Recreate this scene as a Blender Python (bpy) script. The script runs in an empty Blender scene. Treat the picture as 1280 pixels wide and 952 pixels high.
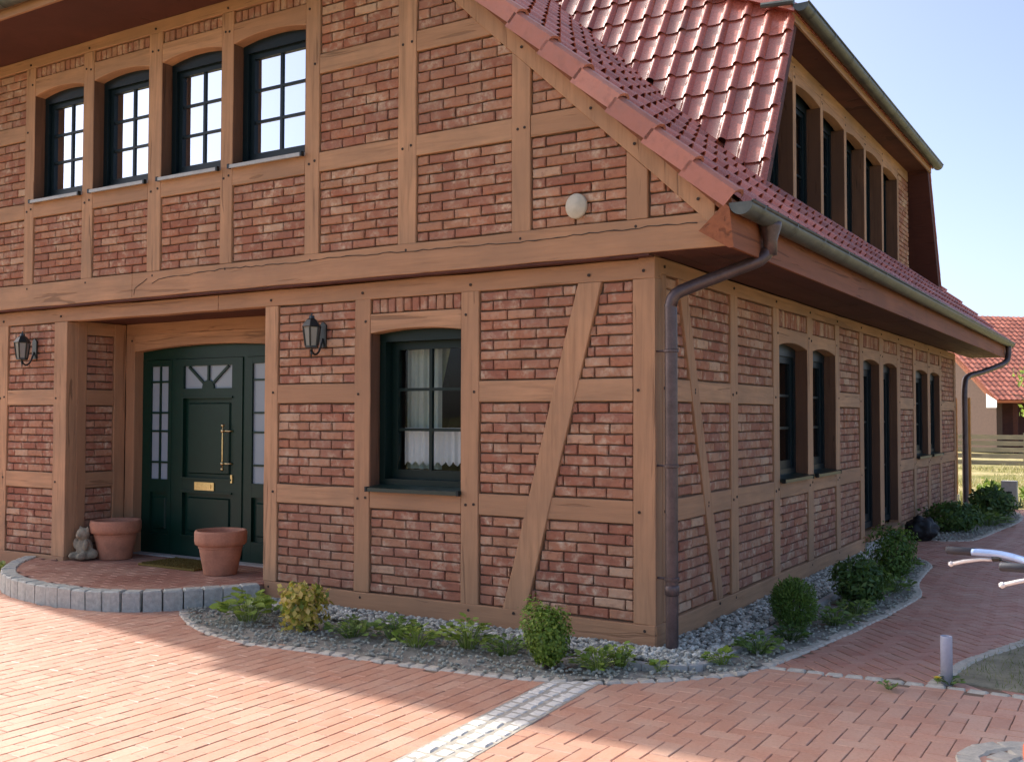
import bpy, bmesh, math, random
from mathutils import Vector, Matrix
R = math.radians
rng = random.Random(7)
scene = bpy.context.scene
col = scene.collection

# ------------------------------------------------------------------ camera, sky, sun, exposure
CAM = Vector((2.8358, -6.4327, 1.5793)); CROT = (R(91.957), R(-0.104), R(31.654)); FPX = 1293.75
cd = bpy.data.cameras.new('camera'); cam = bpy.data.objects.new('camera', cd); col.objects.link(cam)
cam.location = CAM; cam.rotation_euler = CROT
cd.sensor_width = 36; cd.lens = FPX / 1280 * 36; cd.clip_end = 3000; cd.clip_start = 0.05
scene.camera = cam
CMAT = cam.rotation_euler.to_matrix()
TO_SUN = Vector((-1.12, 0.145, 1.0)).normalized()
world = bpy.data.worlds.new('World'); scene.world = world; world.use_nodes = True
wn = world.node_tree; wn.nodes.clear()
sky = wn.nodes.new('ShaderNodeTexSky'); sky.sky_type = 'NISHITA'; sky.sun_disc = False
sky.sun_elevation = math.asin(TO_SUN.z); sky.sun_rotation = math.atan2(TO_SUN.x, TO_SUN.y)
sky.air_density = 0.5; sky.dust_density = 3.2; sky.ozone_density = 0.5; sky.altitude = 50
bg = wn.nodes.new('ShaderNodeBackground'); bg.inputs[1].default_value = 0.15
wo = wn.nodes.new('ShaderNodeOutputWorld')
wn.links.new(sky.outputs[0], bg.inputs[0]); wn.links.new(bg.outputs[0], wo.inputs[0])
sl = bpy.data.lights.new('sun', 'SUN'); sl.energy = 2.4; sl.angle = R(1.1); sl.color = (1, 0.965, 0.92)
so = bpy.data.objects.new('sun', sl); col.objects.link(so); so.location = (-20, 5, 20)
so.rotation_euler = TO_SUN.to_track_quat('Z', 'Y').to_euler()
vs = scene.view_settings; vs.view_transform = 'Standard'; vs.look = 'None'; vs.exposure = 1.32; vs.gamma = 1; vs.use_curve_mapping = False

# ------------------------------------------------------------------ materials
MATS = {}
def nt(name):
    m = bpy.data.materials.new(name); m.use_nodes = True
    t = m.node_tree; b = t.nodes['Principled BSDF']; MATS[name] = m
    return m, t, b
def N(t, typ, **kw):
    n = t.nodes.new(typ)
    for k, v in kw.items(): setattr(n, k, v)
    return n
def ramp(t, stops, fac=None, interp='LINEAR'):
    r = N(t, 'ShaderNodeValToRGB'); r.color_ramp.interpolation = interp
    e = r.color_ramp.elements
    while len(e) < len(stops): e.new(0.5)
    for x, (p, c) in zip(e, stops): x.position = p; x.color = (*c, 1) if len(c) == 3 else c
    if fac is not None: t.links.new(fac, r.inputs[0])
    return r
def g(v): return (v, v, v)
def coords(t, scale=(1, 1, 1), obj=False):
    if obj:
        s = N(t, 'ShaderNodeTexCoord').outputs['Object']
    else:
        s = N(t, 'ShaderNodeNewGeometry').outputs['Position']
    m = N(t, 'ShaderNodeMapping'); m.inputs['Scale'].default_value = scale
    t.links.new(s, m.inputs[0]); return m.outputs[0]
def noise(t, vec, scale, detail=4, rough=0.6, dist=0.0):
    n = N(t, 'ShaderNodeTexNoise'); n.inputs['Scale'].default_value = scale; n.inputs['Detail'].default_value = detail
    n.inputs['Roughness'].default_value = rough; n.inputs['Distortion'].default_value = dist
    t.links.new(vec, n.inputs['Vector']); return n.outputs['Fac']
def mix(t, a, b, fac, mode='MIX'):
    m = N(t, 'ShaderNodeMix', data_type='RGBA', blend_type=mode)
    for s, v in ((m.inputs['Factor'], fac), (m.inputs['A'], a), (m.inputs['B'], b)):
        if hasattr(v, 'links') or hasattr(v, 'is_output'): t.links.new(v, s)
        elif isinstance(v, (int, float)): s.default_value = v
        else: s.default_value = (*v, 1)
    return m.outputs['Result']
def math_(t, op, a, b=0.0):
    m = N(t, 'ShaderNodeMath', operation=op)
    for s, v in zip(m.inputs, (a, b)):
        if isinstance(v, (int, float)): s.default_value = v
        else: t.links.new(v, s)
    return m.outputs[0]
def bump(t, b, h, strength, dist=0.01):
    n = N(t, 'ShaderNodeBump'); n.inputs['Strength'].default_value = strength; n.inputs['Distance'].default_value = dist
    t.links.new(h, n.inputs['Height']); t.links.new(n.outputs[0], b.inputs['Normal'])
def rand(t):
    a = N(t, 'ShaderNodeNewGeometry').outputs['Random Per Island']; o = N(t, 'ShaderNodeObjectInfo').outputs['Random']
    return math_(t, 'FRACT', math_(t, 'ADD', a, math_(t, 'MULTIPLY', o, 7.31)))
def plain(name, colr, rough=0.6, var=0.25, scale=8, bmp=0.15, spec=0.5, metal=0.0, fine=60):
    m, t, b = nt(name); v = coords(t)
    n = noise(t, v, scale, 5); n2 = noise(t, v, fine, 3)
    f = math_(t, 'ADD', math_(t, 'MULTIPLY', n, 0.7), math_(t, 'MULTIPLY', n2, 0.3))
    r = ramp(t, [(0.25, tuple(c * (1 - var) for c in colr)), (0.75, tuple(min(1, c * (1 + var)) for c in colr))], f)
    t.links.new(r.outputs[0], b.inputs['Base Color']); b.inputs['Roughness'].default_value = rough
    b.inputs['Specular IOR Level'].default_value = spec; b.inputs['Metallic'].default_value = metal
    if bmp: bump(t, b, n2, bmp, 0.004)
    return m
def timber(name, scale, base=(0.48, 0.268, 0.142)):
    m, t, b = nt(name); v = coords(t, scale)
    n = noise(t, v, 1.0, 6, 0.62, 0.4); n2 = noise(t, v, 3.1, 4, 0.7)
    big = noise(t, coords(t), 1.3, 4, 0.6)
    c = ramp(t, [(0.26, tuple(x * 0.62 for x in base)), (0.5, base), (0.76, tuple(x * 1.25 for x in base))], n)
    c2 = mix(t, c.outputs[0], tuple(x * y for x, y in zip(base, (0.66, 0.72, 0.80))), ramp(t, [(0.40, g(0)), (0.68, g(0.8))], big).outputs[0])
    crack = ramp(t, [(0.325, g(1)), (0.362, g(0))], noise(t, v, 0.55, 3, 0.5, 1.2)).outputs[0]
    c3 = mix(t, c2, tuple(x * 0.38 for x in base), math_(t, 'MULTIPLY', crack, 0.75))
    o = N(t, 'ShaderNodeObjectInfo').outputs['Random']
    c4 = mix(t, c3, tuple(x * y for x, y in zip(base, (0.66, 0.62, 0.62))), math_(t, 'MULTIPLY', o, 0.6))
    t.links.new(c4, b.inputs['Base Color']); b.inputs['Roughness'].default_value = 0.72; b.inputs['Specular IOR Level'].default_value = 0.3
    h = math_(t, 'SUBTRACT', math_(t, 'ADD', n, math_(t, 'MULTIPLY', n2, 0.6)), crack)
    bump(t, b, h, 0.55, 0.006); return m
timber('timber_upright', (22, 22, 1.6)); timber('timber_front', (1.6, 22, 22)); timber('timber_side', (22, 1.6, 22))
timber('reveal_wood', (22, 22, 1.6), (0.17, 0.085, 0.048)); timber('soffit_wood', (3, 3, 22), (0.115, 0.040, 0.029)); timber('fascia_wood', (22, 1.2, 22), (0.30, 0.105, 0.045))  # reveal_wood: darker stain, with the shade inside the reveals put into its colour
timber('post_wood', (30, 30, 1.5), (0.55, 0.26, 0.075)); timber('fence_wood', (1.5, 25, 25), (0.36, 0.30, 0.20))

def brick_mat():
    m, t, b = nt('brick'); v = coords(t); r = rand(t)
    c = ramp(t, [(0.0, (0.29, 0.120, 0.078)), (0.2, (0.36, 0.148, 0.088)), (0.4, (0.33, 0.155, 0.106)), (0.58, (0.40, 0.174, 0.100)),
                 (0.74, (0.38, 0.200, 0.118)), (0.88, (0.44, 0.215, 0.128)), (0.955, (0.47, 0.260, 0.160)), (1.0, (0.53, 0.35, 0.225))], r)
    n1 = noise(t, v, 22, 5, 0.65); n2 = noise(t, v, 90, 3, 0.7); n3 = noise(t, v, 7.0, 3, 0.6)
    c2 = mix(t, c.outputs[0], (0.18, 0.070, 0.048), ramp(t, [(0.5, g(0)), (0.72, g(0.6))], n1).outputs[0])
    smear = math_(t, 'MULTIPLY', ramp(t, [(0.46, g(0)), (0.66, g(1.0))], n3).outputs[0], ramp(t, [(0.40, g(0)), (0.62, g(1))], n1).outputs[0])
    c3 = mix(t, c2, (0.58, 0.43, 0.30), smear)
    c3 = mix(t, c3, (0.32, 0.185, 0.122), ramp(t, [(0.42, g(0)), (0.68, g(0.5))], noise(t, v, 0.9, 5, 0.65)).outputs[0])
    t.links.new(c3, b.inputs['Base Color']); b.inputs['Roughness'].default_value = 0.9; b.inputs['Specular IOR Level'].default_value = 0.2
    bump(t, b, math_(t, 'ADD', n1, math_(t, 'MULTIPLY', n2, 0.5)), 0.8, 0.008)
brick_mat()
plain('mortar', (0.135, 0.085, 0.056), 0.95, 0.35, 12, 0.5)
def tile_mat(name, base, rough):
    m, t, b = nt(name); v = coords(t); r = rand(t)
    c = ramp(t, [(0, tuple(x * 0.70 for x in base)), (0.5, base), (1, tuple(x * y for x, y in zip(base, (1.2, 1.35, 1.45))))], r)
    d = mix(t, c.outputs[0], tuple(x * 0.6 for x in base), ramp(t, [(0.5, g(0)), (0.75, g(0.5))], noise(t, v, 14, 5)).outputs[0])
    d2 = mix(t, d, (0.22, 0.14, 0.10), ramp(t, [(0.52, g(0)), (0.8, g(0.45))], noise(t, v, 2.2, 5)).outputs[0])
    t.links.new(d2, b.inputs['Base Color']); b.inputs['Specular IOR Level'].default_value = 0.75
    t.links.new(ramp(t, [(0.3, g(rough - 0.08)), (0.7, g(rough + 0.12))], noise(t, v, 30, 4)).outputs[0], b.inputs['Roughness'])
    bump(t, b, noise(t, v, 70, 3), 0.12, 0.004)
tile_mat('roof_tile', (0.46, 0.13, 0.085), 0.24)
tile_mat('verge_tile', (0.45, 0.155, 0.092), 0.5)
tile_mat('far_tile', (0.50, 0.15, 0.085), 0.6)
plain('green_paint', (0.004, 0.028, 0.018), 0.36, 0.2, 10, 0.06, 0.3)
plain('window_green', (0.0035, 0.015, 0.012), 0.4, 0.2, 10, 0.05, 0.25)
plain('dark_frame', (0.004, 0.012, 0.015), 0.4, 0.2, 10, 0.05, 0.3)
plain('zinc', (0.085, 0.095, 0.083), 0.45, 0.5, 7, 0.2, 0.5, 0.15)
plain('pipe_metal', (0.105, 0.075, 0.072), 0.4, 0.45, 9, 0.12, 0.5, 0.5)
plain('sill_metal', (0.36, 0.36, 0.34), 0.5, 0.25, 9, 0.1, 0.5, 0.2)
plain('sill_green', (0.012, 0.027, 0.021), 0.35, 0.25, 9, 0.1)
plain('black_metal', (0.012, 0.017, 0.015), 0.35, 0.3, 20, 0.1)
plain('brass', (0.66, 0.52, 0.27), 0.28, 0.2, 30, 0.05, 0.5, 1.0)
plain('peg', (0.035, 0.022, 0.015), 0.8, 0.3, 40, 0.2)
plain('vent_plastic', (0.46, 0.42, 0.32), 0.5, 0.15, 20, 0.05)
plain('terracotta', (0.46, 0.20, 0.115), 0.75, 0.30, 9, 0.2)
plain('mat_fibre', (0.16, 0.115, 0.035), 1.0, 0.5, 60, 0.8, 0.1, 0, 220)
plain('statue_stone', (0.30, 0.25, 0.17), 0.9, 0.5, 25, 0.8)
plain('granite', (0.41, 0.42, 0.37), 0.8, 0.35, 30, 0.5, 0.4, 0, 160)
plain('kerb_stone', (0.50, 0.455, 0.37), 0.85, 0.35, 22, 0.5, 0.3, 0, 120)
plain('white_cobble', (0.70, 0.66, 0.58), 0.8, 0.25, 25, 0.4, 0.3, 0, 120)
plain('concrete', (0.40, 0.39, 0.36), 0.85, 0.2, 14, 0.3)
plain('soil', (0.27, 0.255, 0.215), 1.0, 0.45, 14, 0.9, 0.1, 0, 90)
plain('crumb', (0.34, 0.345, 0.285), 0.95, 0.4, 30, 0.5, 0.2)
plain('lawn_soil', (0.27, 0.245, 0.17), 1.0, 0.5, 6, 0.9, 0.1, 0, 70)
plain('band_sand', (0.42, 0.38, 0.31), 1.0, 0.4, 20, 0.5, 0.1)
plain('curtain', (0.52, 0.56, 0.50), 0.9, 0.12, 12, 0.1, 0.1)
plain('curtain_green', (0.30, 0.33, 0.20), 0.9, 0.25, 9, 0.1, 0.1)
plain('lace', (0.80, 0.80, 0.82), 0.9, 0.06, 40, 0.1, 0.1)
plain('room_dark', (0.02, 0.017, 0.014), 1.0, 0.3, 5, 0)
plain('grip', (0.03, 0.032, 0.04), 0.6, 0.2, 60, 0.2)
plain('blue_bar', (0.40, 0.55, 0.80), 0.3, 0.12, 40, 0.03, 0.6, 0.35)
plain('white_lever', (0.82, 0.80, 0.76), 0.4, 0.05, 40, 0.03)
plain('red_paint', (0.62, 0.10, 0.04), 0.35, 0.1, 20, 0.03)
plain('rubber', (0.02, 0.02, 0.02), 0.8, 0.2, 40, 0.1)
plain('grey_plastic', (0.46, 0.46, 0.52), 0.45, 0.12, 30, 0.08)
plain('black_bag', (0.004, 0.004, 0.005), 0.6, 0.3, 30, 0.3)
plain('bark', (0.10, 0.07, 0.045), 0.95, 0.3, 30, 0.6)
plain('far_wall', (0.09, 0.055, 0.04), 0.9, 0.2, 9, 0.2)
plain('white_paint', (0.72, 0.70, 0.66), 0.6, 0.1, 9, 0.1)
plain('dandelion', (0.85, 0.62, 0.02), 0.7, 0.1, 60, 0.1)
plain('interior', (0.03, 0.025, 0.02), 1, 0.2, 5, 0)
def pebble_mat():
    m, t, b = nt('pebble'); r = rand(t); v = coords(t)
    c = ramp(t, [(0, (0.14, 0.14, 0.115)), (0.3, (0.31, 0.31, 0.26)), (0.65, (0.50, 0.50, 0.42)), (1, (0.74, 0.72, 0.62))], r)
    c2 = mix(t, c.outputs[0], (0.25, 0.25, 0.25), ramp(t, [(0.5, g(0)), (0.7, g(0.5))], noise(t, v, 60, 3)).outputs[0])
    t.links.new(c2, b.inputs['Base Color']); b.inputs['Roughness'].default_value = 0.75
pebble_mat()
def paver_mat(name, base):
    m, t, b = nt(name); r = rand(t); v = coords(t)
    c = ramp(t, [(0, tuple(x * 0.88 for x in base)), (0.5, base), (0.85, tuple(x * y for x, y in zip(base, (1.07, 1.12, 1.14)))), (1, tuple(x * y for x, y in zip(base, (1.08, 1.25, 1.32))))], r)
    n1 = noise(t, v, 3.5, 5); n2 = noise(t, v, 55, 4, 0.7); n3 = noise(t, v, 1.1, 4)
    d = mix(t, c.outputs[0], tuple(x * 0.68 for x in base), ramp(t, [(0.48, g(0)), (0.75, g(0.55))], n2).outputs[0])
    e = mix(t, d, (0.58, 0.41, 0.30), ramp(t, [(0.40, g(0.05)), (0.72, g(0.5))], n1).outputs[0])
    f = mix(t, e, (0.54, 0.33, 0.23), ramp(t, [(0.5, g(0)), (0.7, g(0.4))], n3).outputs[0])
    t.links.new(f, b.inputs['Base Color']); b.inputs['Specular IOR Level'].default_value = 0.45
    t.links.new(ramp(t, [(0.3, g(0.45)), (0.7, g(0.7))], n2).outputs[0], b.inputs['Roughness'])
    bump(t, b, n2, 0.35, 0.004)
paver_mat('paver', (0.55, 0.268, 0.170)); paver_mat('path_paver', (0.46, 0.195, 0.13)); paver_mat('terrace_paver', (0.30, 0.125, 0.085))
plain('joint_sand', (0.22, 0.15, 0.105), 1.0, 0.4, 12, 0.5, 0.1)
def leaf(name, c0, c1, c2):
    m, t, b = nt(name); r = rand(t)
    c = ramp(t, [(0, c0), (0.55, c1), (1, c2)], r)
    t.links.new(c.outputs[0], b.inputs['Base Color']); b.inputs['Roughness'].default_value = 0.5; b.inputs['Specular IOR Level'].default_value = 0.4
    tr = N(t, 'ShaderNodeBsdfTranslucent'); t.links.new(mix(t, c.outputs[0], (0.35, 0.5, 0.05), 0.35), tr.inputs[0])
    ms = N(t, 'ShaderNodeMixShader'); ms.inputs[0].default_value = 0.28
    o = t.nodes['Material Output']; t.links.new(b.outputs[0], ms.inputs[1]); t.links.new(tr.outputs[0], ms.inputs[2]); t.links.new(ms.outputs[0], o.inputs[0])
leaf('leaf_box', (0.07, 0.13, 0.016), (0.17, 0.27, 0.032), (0.30, 0.38, 0.06))
leaf('leaf_dark', (0.03, 0.07, 0.02), (0.065, 0.135, 0.032), (0.14, 0.21, 0.05))
leaf('leaf_fir', (0.045, 0.10, 0.022), (0.10, 0.19, 0.035), (0.17, 0.27, 0.055))
leaf('leaf_lime', (0.11, 0.18, 0.03), (0.26, 0.37, 0.06), (0.42, 0.50, 0.12))
leaf('leaf_green', (0.07, 0.13, 0.035), (0.16, 0.26, 0.06), (0.28, 0.38, 0.10))
leaf('leaf_yellow', (0.12, 0.19, 0.03), (0.50, 0.42, 0.06), (0.78, 0.55, 0.20))
leaf('grass', (0.07, 0.11, 0.025), (0.17, 0.19, 0.05), (0.32, 0.28, 0.11))
leaf('straw', (0.16, 0.15, 0.05), (0.42, 0.36, 0.17), (0.60, 0.52, 0.28))
def glass(name, refl, tint, ior=1.5):
    m, t, b = nt(name)
    o = t.nodes['Material Output']
    gl = N(t, 'ShaderNodeBsdfGlossy'); gl.inputs['Roughness'].default_value = 0.015; gl.inputs[0].default_value = (0.95, 0.97, 1, 1)
    tr = N(t, 'ShaderNodeBsdfTransparent'); tr.inputs[0].default_value = (*tint, 1)
    fr = N(t, 'ShaderNodeFresnel'); fr.inputs[0].default_value = ior
    nz = noise(t, coords(t), 2.5, 2); bp = N(t, 'ShaderNodeBump'); bp.inputs['Strength'].default_value = 0.03; bp.inputs['Distance'].default_value = 0.02
    t.links.new(nz, bp.inputs['Height']); t.links.new(bp.outputs[0], gl.inputs['Normal'])
    fac = math_(t, 'MINIMUM', math_(t, 'ADD', math_(t, 'MULTIPLY', fr.outputs[0], 1.0), refl), 1.0)
    ms = N(t, 'ShaderNodeMixShader'); t.links.new(fac, ms.inputs[0]); t.links.new(tr.outputs[0], ms.inputs[1]); t.links.new(gl.outputs[0], ms.inputs[2]); t.links.new(ms.outputs[0], o.inputs[0])
glass('mirror_glass', 0.75, (0.35, 0.38, 0.38)); glass('clear_glass', 0.0, (0.9, 0.93, 0.92), 1.2); glass('dark_glass', 0.03, (0.25, 0.28, 0.28), 1.45)
m_, t_, b_ = nt('frosted_glass'); b_.inputs['Base Color'].default_value = (0.27, 0.33, 0.38, 1); b_.inputs['Roughness'].default_value = 0.25
bump(t_, b_, noise(t_, coords(t_), 60, 2), 0.3, 0.004)
m_, t_, b_ = nt('lamp_glass'); b_.inputs['Base Color'].default_value = (0.22, 0.225, 0.21, 1); b_.inputs['Roughness'].default_value = 0.15
def ground_mat():
    m, t, b = nt('meadow'); v = coords(t)
    n = noise(t, v, 0.35, 6, 0.6); n2 = noise(t, v, 5, 5, 0.7)
    c = ramp(t, [(0.3, (0.14, 0.15, 0.045)), (0.48, (0.34, 0.29, 0.13)), (0.62, (0.46, 0.38, 0.20)), (0.8, (0.30, 0.27, 0.10))], n)
    c2 = mix(t, c.outputs[0], (0.12, 0.13, 0.04), ramp(t, [(0.5, g(0)), (0.68, g(0.7))], n2).outputs[0])
    t.links.new(c2, b.inputs['Base Color']); b.inputs['Roughness'].default_value = 1; b.inputs['Specular IOR Level'].default_value = 0.1
    bump(t, b, n2, 0.8, 0.05)
ground_mat()

# ------------------------------------------------------------------ mesh helpers
class MB:
    def __init__(s): s.v = []; s.f = []
    def add(s, vs, fs):
        o = len(s.v); s.v.extend(vs); s.f.extend([tuple(o + i for i in f) for f in fs])
    def box(s, x0, x1, y0, y1, z0, z1):
        s.add([(x0, y0, z0), (x1, y0, z0), (x1, y1, z0), (x0, y1, z0), (x0, y0, z1), (x1, y0, z1), (x1, y1, z1), (x0, y1, z1)],
              [(0, 3, 2, 1), (4, 5, 6, 7), (0, 1, 5, 4), (1, 2, 6, 5), (2, 3, 7, 6), (3, 0, 4, 7)])
    def prism(s, poly, T, d0, d1):
        """poly: list of (u, w); T(u, w, d) -> world; extruded between the depths d0 and d1"""
        n = len(poly)
        s.add([T(u, w, d0) for u, w in poly] + [T(u, w, d1) for u, w in poly],
              [tuple(range(n)), tuple(range(2 * n - 1, n - 1, -1))] + [(i, i + n, (i + 1) % n + n, (i + 1) % n) for i in range(n)])
    def ring(s, pts, rads, n=10, cap=True):
        """tube along pts"""
        pts = [Vector(p) for p in pts]
        if not hasattr(rads, '__len__'): rads = [rads] * len(pts)
        o = len(s.v); up = Vector((0, 0, 1)); prev = None
        for i, p in enumerate(pts):
            d = (pts[min(i + 1, len(pts) - 1)] - pts[max(i - 1, 0)]).normalized()
            if prev is None:
                a = up if abs(d.z) < 0.9 else Vector((1, 0, 0)); x = d.cross(a).normalized()
            else:
                x = (prev - d * prev.dot(d)).normalized()
            prev = x; y = d.cross(x)
            for k in range(n):
                a = 2 * math.pi * k / n; s.v.append(tuple(p + (x * math.cos(a) + y * math.sin(a)) * rads[i]))
        for i in range(len(pts) - 1):
            for k in range(n):
                a = o + i * n + k; b = o + i * n + (k + 1) % n
                s.f.append((a, b, b + n, a + n))
        if cap:
            s.f.append(tuple(o + k for k in reversed(range(n)))); s.f.append(tuple(o + (len(pts) - 1) * n + k for k in range(n)))
    def lathe(s, prof, c, n=20):
        o = len(s.v)
        for r, z in prof:
            for k in range(n):
                a = 2 * math.pi * k / n; s.v.append((c[0] + r * math.cos(a), c[1] + r * math.sin(a), c[2] + z))
        for i in range(len(prof) - 1):
            for k in range(n):
                a = o + i * n + k; b = o + i * n + (k + 1) % n; s.f.append((a, b, b + n, a + n))
        s.f.append(tuple(o + k for k in reversed(range(n)))); s.f.append(tuple(o + (len(prof) - 1) * n + k for k in range(n)))
    def mesh(s, name, mat, smooth=False, recalc=True):
        me = bpy.data.meshes.new(name); me.from_pydata(s.v, [], s.f)
        if recalc:
            bm = bmesh.new(); bm.from_mesh(me); bmesh.ops.recalc_face_normals(bm, faces=bm.faces); bm.to_mesh(me); bm.free()
        me.materials.append(MATS[mat])
        if smooth: me.polygons.foreach_set('use_smooth', [True] * len(me.polygons))
        me.update(); return me
    def build(s, name, mat, parent=None, smooth=False, recalc=True):
        return put(name, s.mesh(name, mat, smooth, recalc), parent)
WM = {}
def put(name, data, parent=None, M=None):
    o = bpy.data.objects.new(name, data); col.objects.link(o)
    M = M or Matrix.Identity(4)
    if parent is not None:
        o.parent = parent; o.matrix_parent_inverse = WM[parent.name].inverted()
    o.matrix_basis = M; WM[o.name] = M.copy(); return o
def tag(o, label, cat, group=None):
    o['label'] = label; o['category'] = cat
    if group: o['group'] = group
    return o
def thing(name, label, cat, loc, group=None):
    return tag(put(name, None, None, Matrix.Translation(loc)), label, cat, group)
def struct(o): o['kind'] = 'structure'; return o
def stuff(o): o['kind'] = 'stuff'; return o
def inpoly(x, y, P):
    r = False; j = len(P) - 1
    for i in range(len(P)):
        if (P[i][1] > y) != (P[j][1] > y) and x < (P[j][0] - P[i][0]) * (y - P[i][1]) / (P[j][1] - P[i][1]) + P[i][0]: r = not r
        j = i
    return r
def spline(P, step):
    out = []
    Q = [P[0]] + list(P) + [P[-1]]
    for i in range(1, len(Q) - 2):
        a, b, c, d = [Vector(q) for q in Q[i - 1:i + 3]]
        n = max(2, int((c - b).length / step))
        for k in range(n):
            t = k / n
            out.append(0.5 * ((2 * b) + (c - a) * t + (2 * a - 5 * b + 4 * c - d) * t * t + (3 * b - a - 3 * c + d) * t ** 3))
    out.append(Vector(P[-1])); return out
def resample(P, step):
    out = [P[0].copy()]; acc = 0
    for a, b in zip(P, P[1:]):
        L = (b - a).length; t = 0
        while acc + L - t >= step:
            t += step - acc; acc = 0; out.append(a + (b - a) * (t / L))
        acc += L - t
    return out
def score(p, area, nrm):
    q = Vector(p) - CAM; c = CMAT.transposed() @ q
    if c.z > -0.3: return 0
    u = 640 + FPX * c.x / -c.z; v = 476 - FPX * c.y / -c.z
    if not (-10 < u < 1290 and -10 < v < 962): return 0
    return max(0, -q.normalized().dot(nrm)) * area / q.length_squared

# ================================================================== GROUND
mb = MB()
S = 1500
mb.add([(-S, -S, -0.06), (S, -S, -0.06), (S, S, -0.06), (-S, S, -0.06)], [(0, 1, 2, 3)])
struct(mb.build('ground', 'meadow'))

TERR = spline([(-6.85, 0.0), (-6.47, -0.45), (-5.9, -0.84), (-5.24, -1.0), (-4.65, -0.99), (-4.22, -0.86), (-3.93, -0.57), (-3.71, -0.20), (-3.60, -0.01)], 0.05)
KERB = spline([(-3.86, -0.62), (-3.70, -0.76), (-3.21, -1.04), (-2.6, -1.2), (-1.92, -1.16), (-1.28, -1.12), (-0.69, -1.08), (-0.29, -0.99), (0.057, -0.84), (0.425, -0.5), (0.69, -0.1), (0.80, 0.55),
               (0.918, 1.39), (1.005, 2.35), (1.05, 3.1), (1.02, 3.49), (0.91, 3.94), (0.84, 4.7), (0.80, 5.3), (0.60, 5.75), (0.12, 5.86)], 0.05)
KERB2 = spline([(0.10, 7.95), (0.50, 7.8), (0.83, 8.0), (0.96, 9.2), (1.09, 11.0), (1.0, 12.2), (0.75, 12.8), (0.10, 13.0)], 0.06)
BED = [(p.x, p.y) for p in KERB] + [(0.0, 5.86), (0.0, 0.0), (-3.70, 0.0)]
BED2 = [(p.x, p.y) for p in KERB2] + [(0.0, 13.0), (0.0, 7.95)]
TPOLY = [(p.x, p.y) for p in TERR]
GRASS = [(1.80, 0.26), (1.79, 0.55), (1.85, 0.94), (2.06, 1.63), (2.30, 2.6), (2.7, 4.2), (3.6, 7.0), (8, 9), (9, -0.2), (2.9, 0.10)]
def bandx(y): return -0.115 - 0.072 * (y + 0.9)          # centre line of the pale cobble band
struct_base = MB(); struct_base.add([(-14, -9, -0.0065), (7, -9, -0.0065), (7, 13.4, -0.0065), (-14, 13.4, -0.0065)], [(0, 1, 2, 3)])
pavement = struct(struct_base.build('pavement', 'joint_sand'))
def hkerb(x): return 0.04 + 0.06 * (x - 0.78) if x > 0.7 else None

def paver_template(L, W, H=0.05, b=0.0035):
    def f(rs):
        v = []
        for dz, ins in ((-H, 0), (-b, 0), (0, b)):
            for sx, sy in ((-1, -1), (1, -1), (1, 1), (-1, 1)):
                v.append((sx * (L / 2 - ins) + rs.uniform(-.0015, .0015), sy * (W / 2 - ins) + rs.uniform(-.0015, .0015), dz))
        fs = [(8, 9, 10, 11)] + [(a + i, a + (i + 1) % 4, a + 4 + (i + 1) % 4, a + 4 + i) for a in (0, 4) for i in range(4)]
        return v, fs
    return f
def lay(items, mat, base_parent, name, nmax=300, tol=0.0016):
    """items: (x, y, L, W, z); the nmax that show largest become objects, the rest one mesh"""
    sc = sorted(range(len(items)), key=lambda i: -score((items[i][0], items[i][1], items[i][4]), items[i][2] * items[i][3], Vector((0, 0, 1))))
    pick = set(sc[:nmax]); cache = {}; rest = MB(); rs = random.Random(3)
    for i, (x, y, L, W, z) in enumerate(items):
        zz = z + rs.uniform(-tol, tol); rx, ry = rs.uniform(-.006, .006), rs.uniform(-.006, .006)
        if i in pick:
            k = (round(L, 3), round(W, 3), rs.randrange(4))
            if k not in cache:
                m = MB(); m.add(*paver_template(L, W)(random.Random(hash(k) & 255))); cache[k] = m.mesh(name, mat)
            put(name, cache[k], base_parent, Matrix.Translation((x, y, zz)) @ Matrix.Rotation(rx, 4, 'X') @ Matrix.Rotation(ry, 4, 'Y'))
        else:
            v, f = paver_template(L, W)(rs)
            rest.add([(x + a, y + b, zz + c + a * ry - b * rx) for a, b, c in v], f)
    if rest.v: stuff(rest.build(name, mat, base_parent, recalc=False))
# forecourt: courses running away from the camera left of the band, herringbone right of it
items = []
for i in range(-96, 4):
    x = i * 0.1
    for j in range(-30, 6):
        y = -0.9 + j * 0.2 + (0.1 if i % 2 else 0)
        if x > bandx(y) - 0.06 or y < -5.2: continue
        if inpoly(x, y, BED) or inpoly(x, y, TPOLY): continue
        if y > -0.3 and x > -6.8: continue
        if y > 0.0: continue
        items.append((x, y, 0.0962, 0.1962, 0.0))
for i in range(-6, 60):
    for j in range(-48, 12):
        c = (i - j) % 4
        if c == 0: x, y, L, W = i * .1 + .1, j * .1 + .05, .196, .096
        elif c == 3: x, y, L, W = i * .1 + .05, j * .1 + .1, .096, .196
        else: continue
        if x < bandx(y) + 0.06 or inpoly(x, y, BED) or y < -5: continue
        if y > (hkerb(max(x, .71))) - 0.02 and x > 0.5: continue
        if (x - 2.42) ** 2 + (y + 1.15) ** 2 < 0.28 ** 2: continue
        items.append((x, y, L, W, 0.0))
lay(items, 'paver', pavement, 'paver')
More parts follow.
